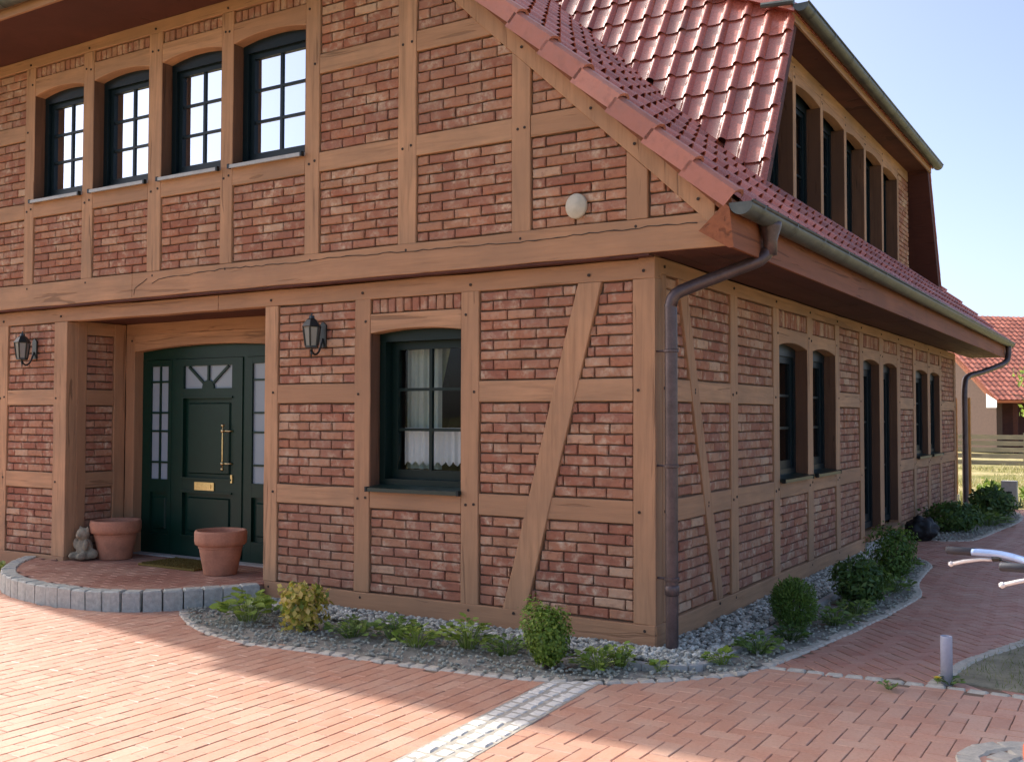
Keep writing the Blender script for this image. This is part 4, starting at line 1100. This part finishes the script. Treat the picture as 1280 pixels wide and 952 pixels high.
# ================================================================== THINGS
# wall lanterns
def lantern(x, z, label):
    t = thing('wall_lantern', label, 'lantern', (x, 0.012, z), 'wall lanterns beside the entrance')
    y = -.135
    hexa = lambda r_, zz, ph=0: [(x + r_ * math.cos(math.pi / 3 * k + ph), y + r_ * math.sin(math.pi / 3 * k + ph), zz) for k in range(6)]
    def loft(rs_, mat, nm):
        m = MB()
        for r_, zz in rs_: m.v += hexa(r_, z + zz)
        for i in range(len(rs_) - 1):
            for k in range(6): m.f.append((i * 6 + k, i * 6 + (k + 1) % 6, (i + 1) * 6 + (k + 1) % 6, (i + 1) * 6 + k))
        m.f.append(tuple(range(5, -1, -1))); m.f.append(tuple(range(6 * len(rs_) - 6, 6 * len(rs_)))); return m.build(nm, mat, t)
    loft([(.045, -.115), (.055, -.11), (.055, -.098), (.046, -.094)], 'black_metal', 'base_ring')
    loft([(.078, .055), (.082, .062), (.066, .085), (.045, .115), (.026, .128), (.022, .15), (.006, .155), (.005, .175)], 'black_metal', 'cap')
    for k in range(6):
        a0, a1 = math.pi / 3 * k, math.pi / 3 * (k + 1)
        m = MB(); m.add([(x + .050 * math.cos(a0), y + .050 * math.sin(a0), z - .095), (x + .050 * math.cos(a1), y + .050 * math.sin(a1), z - .095), (x + .070 * math.cos(a1), y + .070 * math.sin(a1), z + .056), (x + .070 * math.cos(a0), y + .070 * math.sin(a0), z + .056)], [(0, 1, 2, 3)])
        m.build('glass_pane', 'lamp_glass', t, False, False)
        m = MB(); m.ring([(x + .052 * math.cos(a0), y + .052 * math.sin(a0), z - .097), (x + .072 * math.cos(a0), y + .072 * math.sin(a0), z + .058)], .0075, 6); m.build('frame_bar', 'black_metal', t)
    m = MB(); m.prism([(-.035, -.10), (.035, -.10), (.035, .08), (0, .11), (-.035, .08)], lambda u, w, d: (x + u, d, z + w), -.004, .012); m.build('wall_plate', 'black_metal', t)
    m = MB(); m.ring(spline([Vector((x, -.004, z - .03)), Vector((x, -.05, z - .14)), Vector((x, -.10, z - .165)), Vector((x, y, z - .13)), Vector((x, y, z - .11))], .02), .009, 8); m.ring([(x, y, z - .20), (x, y, z - .13)], [.002, .012], 6); m.build('bracket_arm', 'black_metal', t, True)
lantern(-2.963, 2.245, 'black wall lantern on the brick panel between green door and ground floor window')
lantern(-6.87, 2.255, 'black wall lantern on the brick panel left of the recessed entrance')

# pots
def pot(x, y, h, r, label):
    t = thing('flower_pot', label, 'flower pot', (x, y, TZ), 'empty terracotta pots on the terrace')
    k = r
    m = MB(); m.lathe([(.62 * k, 0), (.64 * k, .01), (.84 * k, .66 * h), (.84 * k, .67 * h), (.90 * k, .665 * h), (.97 * k, .69 * h), (1.0 * k, .78 * h), (1.0 * k, .95 * h), (.97 * k, h), (.90 * k, h), (.87 * k, .95 * h), (.80 * k, .6 * h), (.62 * k, .08 * h), (.0, .08 * h)], (x, y, TZ + .002), 40)
    m.build('pot_body', 'terracotta', t, True)
    m = MB(); m.lathe([(.845 * k, .60 * h), (.855 * k, .615 * h), (.845 * k, .63 * h)], (x, y, TZ + .002), 40); m.build('pot_band', 'terracotta', t, True)
pot(-6.02, .36, .385, .245, 'empty terracotta pot standing beside the small stone figure')
pot(-4.36, .21, .395, .232, 'empty terracotta pot standing alone near the porch post and doormat')
# stone figure
m = MB(); V, Fc = None, None
bm = bmesh.new()
sx, sy = -6.19, .13
for dx, dy_, dz, r_, sq in ((0, 0, .11, .085, (1, .9, 1.15)), (0, -.02, .245, .068, (1.0, .95, 1)), (.015, -.075, .235, .034, (1, 1, .85)), (-.055, -.01, .275, .034, (.6, .5, 1.5)), (.055, -.01, .275, .034, (.6, .5, 1.5)),
                      (-.06, -.08, .035, .042, (.9, 1.3, .9)), (.065, -.08, .035, .042, (.9, 1.3, .9)), (-.075, -.045, .15, .034, (.8, .8, 1.7)), (.08, -.045, .15, .034, (.8, .8, 1.7)), (.09, .03, .05, .05, (1, 1, 1)), (-.08, .03, .05, .05, (1, 1, 1)), (0, 0, .02, .09, (1.1, 1.1, .35))):
    bmesh.ops.create_icosphere(bm, subdivisions=3, radius=1, matrix=Matrix.Translation((sx + dx, sy + dy_, TZ + dz + .012)) @ Matrix.Diagonal((r_ * sq[0], r_ * sq[1], r_ * sq[2], 1)))
me = bpy.data.meshes.new('stone_figure'); bm.to_mesh(me); bm.free(); me.materials.append(MATS['statue_stone'])
fig = put('stone_figure', me)
rm = fig.modifiers.new('remesh', 'REMESH'); rm.mode = 'VOXEL'; rm.voxel_size = .009; rm.use_smooth_shade = True
sm = fig.modifiers.new('smooth', 'SMOOTH'); sm.iterations = 6; sm.factor = .6
tag(fig, 'small weathered stone figure of a sitting animal in the corner of the porch', 'statue')
# doormat
m = MB(); mx, my = -5.05, .40
m.prism(wob([(mx - .39, my - .23), (mx + .39, my - .23), (mx + .39, my + .23), (mx - .39, my + .23)], .003, .1), lambda u, w, d: (u, w, d), TZ + .003, TZ + .022)
rs = random.Random(8)
for _ in range(5000):
    x, y = mx + rs.uniform(-.38, .38), my + rs.uniform(-.22, .22); a = rs.uniform(0, 6.28); dx, dy_ = .004 * math.cos(a), .004 * math.sin(a)
    m.add([(x - dx, y - dy_, TZ + .021), (x + dx, y + dy_, TZ + .021), (x + rs.uniform(-.006, .006), y + rs.uniform(-.006, .006), TZ + rs.uniform(.028, .036))], [(0, 1, 2)])
tag(m.build('doormat', 'mat_fibre', None, False, False), 'brown coir doormat lying in front of the green entrance door', 'doormat')

# ---- plants
def leaves(m, n, c, rad, size, rs, lobes=6, fill=.55, shape=.5, up=.3, squash_bottom=True, spike=0.0):
    c = Vector(c)
    lob = [(Vector((rs.gauss(0, 1), rs.gauss(0, 1), rs.gauss(0.2, 1))).normalized(), rs.uniform(-.22, .30)) for _ in range(lobes * 3)]
    for _ in range(n):
        d = Vector((rs.gauss(0, 1), rs.gauss(0, 1), rs.gauss(0, 1))).normalized()
        k = 1 + sum(a * max(0, d.dot(l)) ** 6 for l, a in lob)
        q = (fill + (1 - fill) * rs.random() ** .5) * k
        if rs.random() < .06: q *= 1 + rs.random() * .14
        p = c + Vector((d.x * rad[0], d.y * rad[1], d.z * rad[2])) * q
        if p.z < .015: continue
        nrm_ = (d + Vector((0, 0, up)) + Vector((rs.gauss(0, .45), rs.gauss(0, .45), rs.gauss(0, .45)))).normalized()
        t = nrm_.cross(Vector((rs.gauss(0, 1), rs.gauss(0, 1), rs.gauss(0, 1)))).normalized()
        if spike: t = (t * (1 - spike) + (d + Vector((0, 0, .6))) * spike).normalized()
        b = nrm_.cross(t).normalized(); s = size * rs.uniform(.65, 1.3); w = s * shape
        m.add([tuple(p), tuple(p + t * s * .5 + b * w * .5 + nrm_ * s * .06), tuple(p + t * s), tuple(p + t * s * .5 - b * w * .5 + nrm_ * s * .06)], [(0, 1, 2, 3)])
def bush(name, label, cat, x, y, w, h, n, size, mat, seed, shape=.5, lobes=6, group=None, spike=0.0, fill=.55):
    rs = random.Random(seed); t = thing(name, label, cat, (x, y, 0), group)
    m = MB(); leaves(m, n, (x, y, h * .52), (w / 2, w / 2, h * .48), size, rs, lobes, fill, shape, spike=spike); 
    for k in range(16):      # stray shoots
        d = Vector((rs.gauss(0, 1), rs.gauss(0, 1), abs(rs.gauss(.3, 1)))).normalized(); Lq = rs.uniform(.10, .30)
        for j in range(9):
            q = .85 + Lq * j / 8; p = Vector((x, y, h * .52)) + Vector((d.x * w / 2, d.y * w / 2, d.z * h * .48)) * q
            leaves(m, 1, p, (.004, .004, .004), size, rs, 1, .5, shape, spike=.4)
    m.build('foliage', mat, t, False, False)
    m = MB()
    for k in range(5):
        a = k * 1.26; m.ring([(x + .01 * math.cos(a), y + .01 * math.sin(a), -.01), (x + w * .12 * math.cos(a), y + w * .12 * math.sin(a), h * .4), (x + w * .25 * math.cos(a), y + w * .25 * math.sin(a), h * .75)], [.008, .006, .003], 5)
    m.build('stem', 'bark', t); return t
bush('boxwood_bush', 'clipped light green box bush at the house corner beside the cobble band', 'bush', -.425, -.73, .28, .36, 4600, .026, 'leaf_box', 31, .6, 7, None, 0, .3)
bush('conifer_bush', 'dense dwarf conifer, first bush along the side path bed', 'bush', .56, 1.22, .33, .38, 6000, .030, 'leaf_fir', 32, .30, 6, None, .5, .3)
bush('shrub', 'dark broad leaved shrub between dwarf conifer and upright shrub', 'bush', .74, 2.6, .47, .38, 2000, .056, 'leaf_dark', 33, .42, 8, None, 0, .35)
bush('shrub', 'upright mid green shrub at the far end of the near side bed', 'bush', .71, 4.1, .35, .50, 2200, .044, 'leaf_fir', 34, .45, 8)
bush('shrub', 'low dark shrub in the far bed next to the black sack', 'bush', .52, 9.0, .72, .40, 1500, .075, 'leaf_dark', 35, .45, 8)
bush('shrub', 'round dark shrub in the far bed in front of the porch post', 'bush', .74, 11.0, .58, .50, 1600, .085, 'leaf_dark', 36, .45, 8)
bush('golden_shrub', 'yellow variegated shrub in the front bed near the granite terrace edge', 'bush', -2.47, -.74, .36, .35, 800, .050, 'leaf_yellow', 37, .6, 9, None, 0, .2)
def herb(x, y, r_, h, n, size, mat, seed, label, name='ground_plant', group='small green plants in the bed', shape=.75):
    n = int(n * 1.5); size *= 1.12; h *= 1.15
    rs = random.Random(seed); t = thing(name, label, 'plant', (x, y, 0.01), group); ml, ms = MB(), MB()
    for k in range(n):
        a = rs.uniform(0, 6.28); q = r_ * math.sqrt(rs.random()); e = Vector((x + q * math.cos(a), y + q * math.sin(a), .02 + h * rs.uniform(.35, 1) * (1 - .5 * q / r_)))
        b0 = Vector((x + q * .3 * math.cos(a), y + q * .3 * math.sin(a), .005)); md = (b0 + e) / 2 + Vector((0, 0, h * .15))
        ms.ring([b0, md, e], .0018, 3, False)
        d = Vector((math.cos(a) + rs.gauss(0, .4), math.sin(a) + rs.gauss(0, .4), rs.uniform(-.1, .5))).normalized(); up_ = Vector((rs.gauss(0, .3), rs.gauss(0, .3), 1)).normalized()
        b = d.cross(up_).normalized(); nn = b.cross(d); s = size * rs.uniform(.6, 1.25); w = s * shape * .5
        P_ = [e, e + d * s * .3 + b * w + nn * s * .07, e + d * s * .72 + b * w * .8 + nn * s * .03, e + d * s, e + d * s * .72 - b * w * .8 + nn * s * .03, e + d * s * .3 - b * w + nn * s * .07, e + d * s * .5]
        ml.add([tuple(p) for p in P_], [(0, 1, 6), (1, 2, 6), (2, 3, 6), (3, 4, 6), (4, 5, 6), (5, 0, 6)])
    stuff(ml.build('leaf_cluster', mat, t, False, False)); stuff(ms.build('stem', mat, t, False, False))
herb(-3.06, -.70, .20, .24, 46, .080, 'leaf_lime', 41, 'light green leafy perennial beside the granite terrace blocks')
herb(-3.22, -.52, .10, .16, 16, .070, 'leaf_lime', 42, 'small lime green sprout touching the granite terrace edge')
herb(-2.02, -.72, .17, .13, 60, .048, 'leaf_green', 43, 'low green plant just right of the yellow shrub')
herb(-1.70, -.62, .16, .17, 60, .050, 'leaf_green', 44, 'low green plant, second right of the yellow shrub')
herb(-1.45, -.72, .15, .13, 50, .045, 'leaf_lime', 45, 'pale green plant below the ground floor window')
herb(-1.13, -.56, .17, .19, 55, .055, 'leaf_lime', 46, 'tallest pale green plant below the ground floor window')
herb(-.80, -.60, .15, .12, 50, .042, 'leaf_green', 47, 'low green plant left of the clipped box bush')
herb(-.60, -.46, .10, .10, 26, .040, 'leaf_green', 48, 'tiny green plant behind the box bush near the wall')
herb(-.10, -.66, .15, .13, 60, .045, 'leaf_lime', 49, 'light green plant right of the clipped box bush')
herb(-.02, -.50, .10, .15, 34, .040, 'leaf_lime', 50, 'bushy green plant near the corner post of the house')
herb(.22, -.46, .05, .06, 10, .045, 'leaf_lime', 51, 'tiny bright green seedling in front of the downpipe')
herb(.50, -.10, .10, .08, 26, .045, 'leaf_lime', 52, 'low light green plant at the tip of the corner bed')
herb(.58, .36, .15, .11, 60, .045, 'leaf_green', 53, 'low green plant before the dwarf conifer')
herb(.66, .82, .13, .10, 50, .040, 'leaf_dark', 54, 'dark low plant touching the dwarf conifer')
herb(.78, 1.55, .16, .12, 60, .045, 'leaf_green', 55, 'low green plant right behind the dwarf conifer')
herb(.82, 2.05, .14, .12, 55, .045, 'leaf_green', 56, 'green ground plant in front of the broad leaved shrub')
herb(.86, 3.3, .16, .14, 55, .055, 'leaf_green', 57, 'low green plant at the curve of the bed kerb')
herb(.62, 4.85, .16, .14, 45, .06, 'leaf_green', 58, 'low plant behind the upright shrub')
herb(.80, 10.0, .30, .20, 70, .08, 'leaf_green', 59, 'green ground plant spreading in the far bed')
herb(-6.98, -.28, .10, .10, 24, .06, 'leaf_lime', 60, 'small green tuft at the left end of the granite edge')
herb(1.52, -.13, .05, .025, 12, .03, 'leaf_green', 61, 'tiny weed growing between pavers near the grey pipe')
herb(1.80, .17, .06, .03, 16, .035, 'leaf_green', 62, 'flat weed leaves at the foot of the grey pipe')

# plastic pipe stub and dandelion
t = thing('pipe_stub', 'short grey plastic pipe standing upright in the path edging', 'pipe', (1.782, .195, 0))
m = MB(); m.lathe([(.034, -.02), (.034, .275), (.032, .283), (.0285, .283), (.0285, .18), (.0, .18)], (1.782, .195, 0), 24); m.build('pipe_tube', 'grey_plastic', t, True)
t = thing('dandelion', 'yellow dandelion flower in front of the grey pipe stub', 'flower', (1.742, .13, 0))
m = MB(); m.ring([(1.742, .13, 0), (1.742, .128, .045)], .002, 5); m.build('stem', 'leaf_lime', t)
m = MB(); rs = random.Random(3)
for k in range(40):
    a = rs.uniform(0, 6.28); r_ = rs.uniform(.012, .024); z = .047 + .012 * (1 - r_ / .024)
    c, s = math.cos(a), math.sin(a); m.add([(1.742, .128, .045), (1.742 + r_ * c - .004 * s, .128 + r_ * s + .004 * c, z), (1.742 + r_ * c + .004 * s, .128 + r_ * s - .004 * c, z)], [(0, 1, 2)])
m.build('petals', 'dandelion', t, False, False)

# black sack by the terrace doors
bm = bmesh.new(); bmesh.ops.create_icosphere(bm, subdivisions=4, radius=1)
for v in bm.verts:
    c = v.co.copy(); k = 1 + .22 * mnoise.noise(c * 2.2) + .12 * mnoise.noise(c * 6) + .05 * mnoise.noise(c * 13)
    v.co = Vector((c.x * .20 * k, c.y * .20 * k, max(-.13, c.z * .17 * k)))
me = bpy.data.meshes.new('black_sack'); bm.to_mesh(me); bm.free(); me.materials.append(MATS['black_bag']); me.polygons.foreach_set('use_smooth', [True] * len(me.polygons))
tag(put('black_sack', me, None, Matrix.Translation((.30, 7.72, .13))), 'crumpled black sack lying on the paving by the terrace doors', 'sack')

# kick scooter at the right edge: handlebar in view, the rest beyond the frame
t = thing('kick_scooter', 'scooter with blue handlebar, dark grips and white brake levers at right edge', 'scooter', (2.45, -1.78, 0))
YS = -1.78
for sg in (1, -1):
    bar = spline([Vector((2.17 + (0 if sg > 0 else .20), YS + sg * .205, 1.0)), Vector((2.29 + (0 if sg > 0 else .13), YS + sg * .19, .998)), Vector((2.40 + (0 if sg > 0 else .06), YS + sg * .15, .978)), Vector((2.50, YS + sg * .07, .95)), Vector((2.535, YS, .945))], .02)
    m = MB(); m.ring(bar, .0155, 12); m.build('handlebar', 'blue_bar', t, True)
    gx = 2.064 if sg > 0 else 2.325
    m = MB(); m.ring([(gx, YS + sg * .212, 1.0), (gx + .006, YS + sg * .212, 1.0), (gx + .12, YS + sg * .210, 1.0), (gx + .125, YS + sg * .2095, 1.0)][:4], [.012, .0175, .0175, .015], 12); m.build('grip', 'grip', t, True)
    lx = gx + .17
    lv = [Vector((lx + .02, YS + sg * .205, .972)), Vector((lx - .03, YS + sg * .225, .968)), Vector((lx - .10, YS + sg * .245, .952)), Vector((lx - .155, YS + sg * .255, .935))]
    m = MB(); m.ring(lv, [.006, .007, .008, .008], 8); m.lathe([(.002, -.012), (.012, -.006), (.012, .006), (.002, .012)], tuple(lv[-1]), 10); m.build('brake_lever', 'white_lever', t, True)
    m = MB(); m.ring([(lx + .02, YS + sg * .20, .978), (lx + .05, YS + sg * .19, .982)], .014, 8); m.ring([(lx + .05, YS + sg * .19, .975), (2.48, YS + sg * .12, .94), (2.55, YS, .80)], .003, 6); m.build('brake_mount', 'black_metal', t)
m = MB(); m.ring([(2.535, YS, .955), (2.62, YS, .55), (2.66, YS, .36)], .019, 12); m.build('steering_tube', 'blue_bar', t, True)
m = MB(); m.ring(spline([Vector((2.60, YS, .62)), Vector((2.50, YS - .03, .42)), Vector((2.41, YS - .10, .29)), Vector((2.48, YS - .30, .16)), Vector((2.60, YS - .55, .12)), Vector((2.75, YS - .95, .12))], .04), .022, 12); m.build('frame_tube', 'red_paint', t, True)
m = MB(); m.prism([(2.50, YS - .45), (2.62, YS - .41), (2.80, YS - .93), (2.68, YS - .97)], lambda u, w, d: (u, w, d), .115, .14); m.build('deck', 'grip', t)
def wheel(x, r_, Q=Matrix.Identity(4)):
    m = MB(); prof = []
    n, k = 28, 8
    for i in range(n):
        a = 6.2832 * i / n
        for j in range(k):
            b = 6.2832 * j / k; q = r_ - .022 + .022 * math.cos(b); m.v.append((x + q * math.cos(a), YS + .022 * math.sin(b), r_ + q * math.sin(a)))
    for i in range(n):
        for j in range(k): m.f.append((i * k + j, ((i + 1) % n) * k + j, ((i + 1) % n) * k + (j + 1) % k, i * k + (j + 1) % k))
    m.v = [tuple(Q @ Vector(p)) for p in m.v]; w = m.build('wheel', 'rubber', t, True)
    m = MB()
    for i in range(10): a = 6.2832 * i / 10; m.ring([(x, YS, r_), (x + (r_ - .04) * math.cos(a), YS, r_ + (r_ - .04) * math.sin(a))], .004, 5)
    m.v = [tuple(Q @ Vector(p)) for p in m.v]; m.build('spokes', 'zinc', w)
wheel(2.72, .155); wheel(0, .15, Matrix.Translation((2.80, YS - 1.1, 0)) @ Matrix.Rotation(R(-71), 4, 'Z') @ Matrix.Translation((0, -YS, 0)))
m = MB(); 
for sg in (1, -1): m.ring([(2.66, YS + sg * .02, .37), (2.675, YS + sg * .035, .33), (2.72, YS + sg * .035, .155)], .010, 8)
m.build('fork', 'red_paint', t, True)

# lawn bed right of the path
m = MB(); m.prism(GRASS, lambda u, w, d: (u, w, d), -.05, .004); struct(m.build('lawn_bed', 'lawn_soil'))
rs = random.Random(17); m = MB(); k = 0
while k < 7000:
    x, y = rs.uniform(1.78, 4.2), rs.uniform(.1, 6.0)
    if not inpoly(x, y, GRASS) or mnoise.noise((x * 2.2, y * 2.2, 0)) < -.25: continue
    k += 1; h = rs.uniform(.012, .05); a = rs.uniform(0, 6.28); w = .0025; lx, ly = rs.gauss(0, h * .5), rs.gauss(0, h * .5)
    m.add([(x - w * math.cos(a), y - w * math.sin(a), .0), (x + w * math.cos(a), y + w * math.sin(a), .0), (x + lx, y + ly, h)], [(0, 1, 2)])
o = stuff(m.build('grass', 'grass', None, False, False)); tag(o, 'patchy short grass in the bed right of the grey pipe', 'grass')
# dry meadow beyond the house
m = MB(); k = 0
while k < 16000:
    y = 14.0 + 16 * rs.random() ** 1.6; x = -.02 * y + rs.uniform(-5, 6)
    if mnoise.noise((x * .5, y * .35, 5)) < -.05: continue
    k += 1; h = rs.uniform(.03, .16) * (1.6 if mnoise.noise((x * .6, y * .3, 1)) > .2 else 1); w = .010; a = rs.uniform(0, 3.14); lx, ly = rs.gauss(0, h * .4), rs.gauss(0, h * .4)
    m.add([(x - w * math.cos(a), y - w * math.sin(a), -.06), (x + w * math.cos(a), y + w * math.sin(a), -.06), (x + lx, y + ly, h - .06)], [(0, 1, 2)])
o = stuff(m.build('meadow_grass', 'straw', None, False, False)); tag(o, 'dry straw coloured grass between the paving and the plank fence', 'grass')
for i, (x, y, w, h) in enumerate(((.30, 14.6, .5, .36), (1.05, 14.5, .5, .34), (1.7, 14.8, .6, .36))):
    bush('roadside_plant', ['leafy green plant left of the concrete post beyond the paving', 'leafy green plant right of the concrete post beyond the paving', 'leafy green plant furthest right beyond the paving'][i], 'plant', x, y, w, h, 420, .09, 'leaf_lime', 70 + i, .45, 8, 'green plants behind the path end', 0, .3)
t = thing('concrete_post', 'short square concrete post with dark tap at the end of the path', 'post', (.70, 13.8, 0))
m = MB(); m.prism(wob(rect(.57, .82, -.06, .46), .004, .1), lambda u, w, d: (u, d, w), 13.70, 13.88); m.build('post_body', 'concrete', t)
m = MB(); m.ring([(.70, 13.68, 0), (.70, 13.68, .24), (.70, 13.63, .27)], .02, 8); m.box(.65, .75, 13.61, 13.65, .25, .28); m.build('tap', 'black_metal', t)

# plank fence
t = thing('plank_fence', 'weathered fence of horizontal planks in front of the neighbouring house', 'fence', (-1, 30, 0))
fx = [-7.0 + 2.15 * k for k in range(9)]
for x in fx:
    m = MB(); m.box(x - .06, x + .06, 30.03, 30.13, -.06, 1.08 + rt.uniform(-.02, .03)); m.build('fence_post', 'fence_wood', t)
for a, b in zip(fx, fx[1:]):
    for k in range(5):
        z = .06 + k * .205 + rt.uniform(-.01, .01); m = MB(); m.prism(wob(rect(a - .02, b + .02, z, z + .145), .006, .4), lambda u, w, d: (u, d, w), 29.99 + rt.uniform(-.004, .004), 30.02); m.build('plank', 'fence_wood', t)

# neighbouring house
t = thing('neighbour_house', 'neighbouring brick house with bright red tiled roof behind the plank fence', 'house', (-3.1, 45, 0))
gd, rd = Vector((-.70, .714, 0)), Vector((.714, .70, 0)); C0 = Vector((-3.1, 45, 0)); GW, LN = 10.0, 16.0; EH, RH = 2.45, 6.7; UPZ = Vector((0, 0, 1))
m = MB(); q = [C0 + rd * .0, C0 + gd * GW, C0 + gd * GW + UPZ * EH, C0 + gd * GW / 2 + UPZ * (RH - .25), C0 + UPZ * EH]
m.add([tuple(p) for p in q] + [tuple(p + rd * .3) for p in q], [(0, 1, 2, 3, 4), (9, 8, 7, 6, 5)] + [(i, i + 5, (i + 1) % 5 + 5, (i + 1) % 5) for i in range(5)]); m.build('gable_wall', 'far_wall', t)
m = MB(); q = [C0 + gd * 1.6 + rd * .3, C0 + gd * 1.6 + rd * LN]
m.add([tuple(q[0]), tuple(q[1]), tuple(q[1] + UPZ * EH), tuple(q[0] + UPZ * EH)], [(0, 1, 2, 3)]); m.build('eave_wall', 'soffit_wood', t, False, False)
for k in range(4):
    p = C0 + rd * (1.0 + 4.4 * k); m = MB(); m.box(p.x - .1, p.x + .1, p.y - .1, p.y + .1, -.06, EH); m.build('carport_post', 'soffit_wood', t)
e0 = C0 - gd * .75 - rd * .55 + UPZ * (EH - .10); su = (gd * (GW / 2 + .75) + UPZ * (RH - EH + .10)); SLn = su.length; su = su / SLn; nn = rd.cross(su).normalized()
if nn.z < 0: nn = -nn
m = MB(); q = [e0, e0 + rd * (LN + 1), e0 + rd * (LN + 1) + su * SLn, e0 + su * SLn]
m.add([tuple(p - nn * .02) for p in q] + [tuple(p - nn * .16) for p in q], [(0, 1, 2, 3), (7, 6, 5, 4), (0, 4, 5, 1), (1, 5, 6, 2), (2, 6, 7, 3), (3, 7, 4, 0)]); rf = m.build('roof', 'far_tile', t)
ft = MB()
for r_ in range(int(SLn / .36)):
    for c in range(int((LN + 1) / .30)):
        o = e0 + rd * (c * .30) + su * (r_ * .36)
        ft.add([tuple(o + rd * a + su * b + nn * h) for a, b, h in ((0, 0, .02), (.10, 0, .06), (.19, 0, .03), (.30, 0, .02), (0, .38, 0), (.10, .38, .04), (.19, .38, .01), (.30, .38, 0))], [(0, 1, 5, 4), (1, 2, 6, 5), (2, 3, 7, 6)])
stuff(ft.build('roof_tile', 'far_tile', rf, False, False))
m = MB(); q2 = [e0 + gd * 0, e0 + su * SLn]; m.add([tuple(q2[0] - UPZ * .32), tuple(q2[1] - UPZ * .32), tuple(q2[1] - UPZ * .02), tuple(q2[0] - UPZ * .02)], [(0, 1, 2, 3)]); m.build('verge_board', 'fascia_wood', t, False, False)
m = MB(); q2 = [e0 - rd * .01, e0 + gd * .7 - rd * .01]; m.add([tuple(q2[0] - UPZ * .34), tuple(q2[1] - UPZ * .34), tuple(q2[1] + UPZ * .3), tuple(q2[0] - UPZ * .02)], [(0, 1, 2, 3)]); m.build('eave_box', 'white_paint', t, False, False)
m = MB(); e1 = C0 + gd * (GW + .75) - rd * .55 + UPZ * (EH - .1); q = [e1, e1 + rd * (LN + 1), e0 + rd * (LN + 1) + su * SLn, e0 + su * SLn]; m.add([tuple(p) for p in q], [(0, 1, 2, 3)]); m.build('roof_back', 'far_tile', t, False, False)

# tree at the right edge
rs = random.Random(91); tx, ty = 0.62, 24.0
t = thing('leafy_tree', 'young leafy tree with yellowish green leaves at the right edge of the photo', 'tree', (tx, ty, 0))
m = MB(); m.ring([(tx, ty, -.06), (tx + .03, ty, .8), (tx - .02, ty, 1.7), (tx + .05, ty, 2.6)], [.07, .055, .04, .015], 8)
for k in range(9):
    a = k * 2.4; z = 1.0 + .17 * k; m.ring([(tx, ty, z), (tx + .5 * math.cos(a), ty + .5 * math.sin(a), z + .35), (tx + .95 * math.cos(a), ty + .95 * math.sin(a), z + .55)], [.025, .015, .006], 5)
m.build('trunk', 'bark', t, True)
m = MB()
for k in range(16):
    a = rs.uniform(0, 6.28); q = rs.uniform(.1, .85); leaves(m, 130, (tx + q * math.cos(a), ty + q * math.sin(a), rs.uniform(1.2, 3.0)), (.45, .45, .38), .15, rs, 4, .2, .55)
m.build('crown', 'leaf_lime', t, False, False)
print('objects', len(bpy.data.objects))
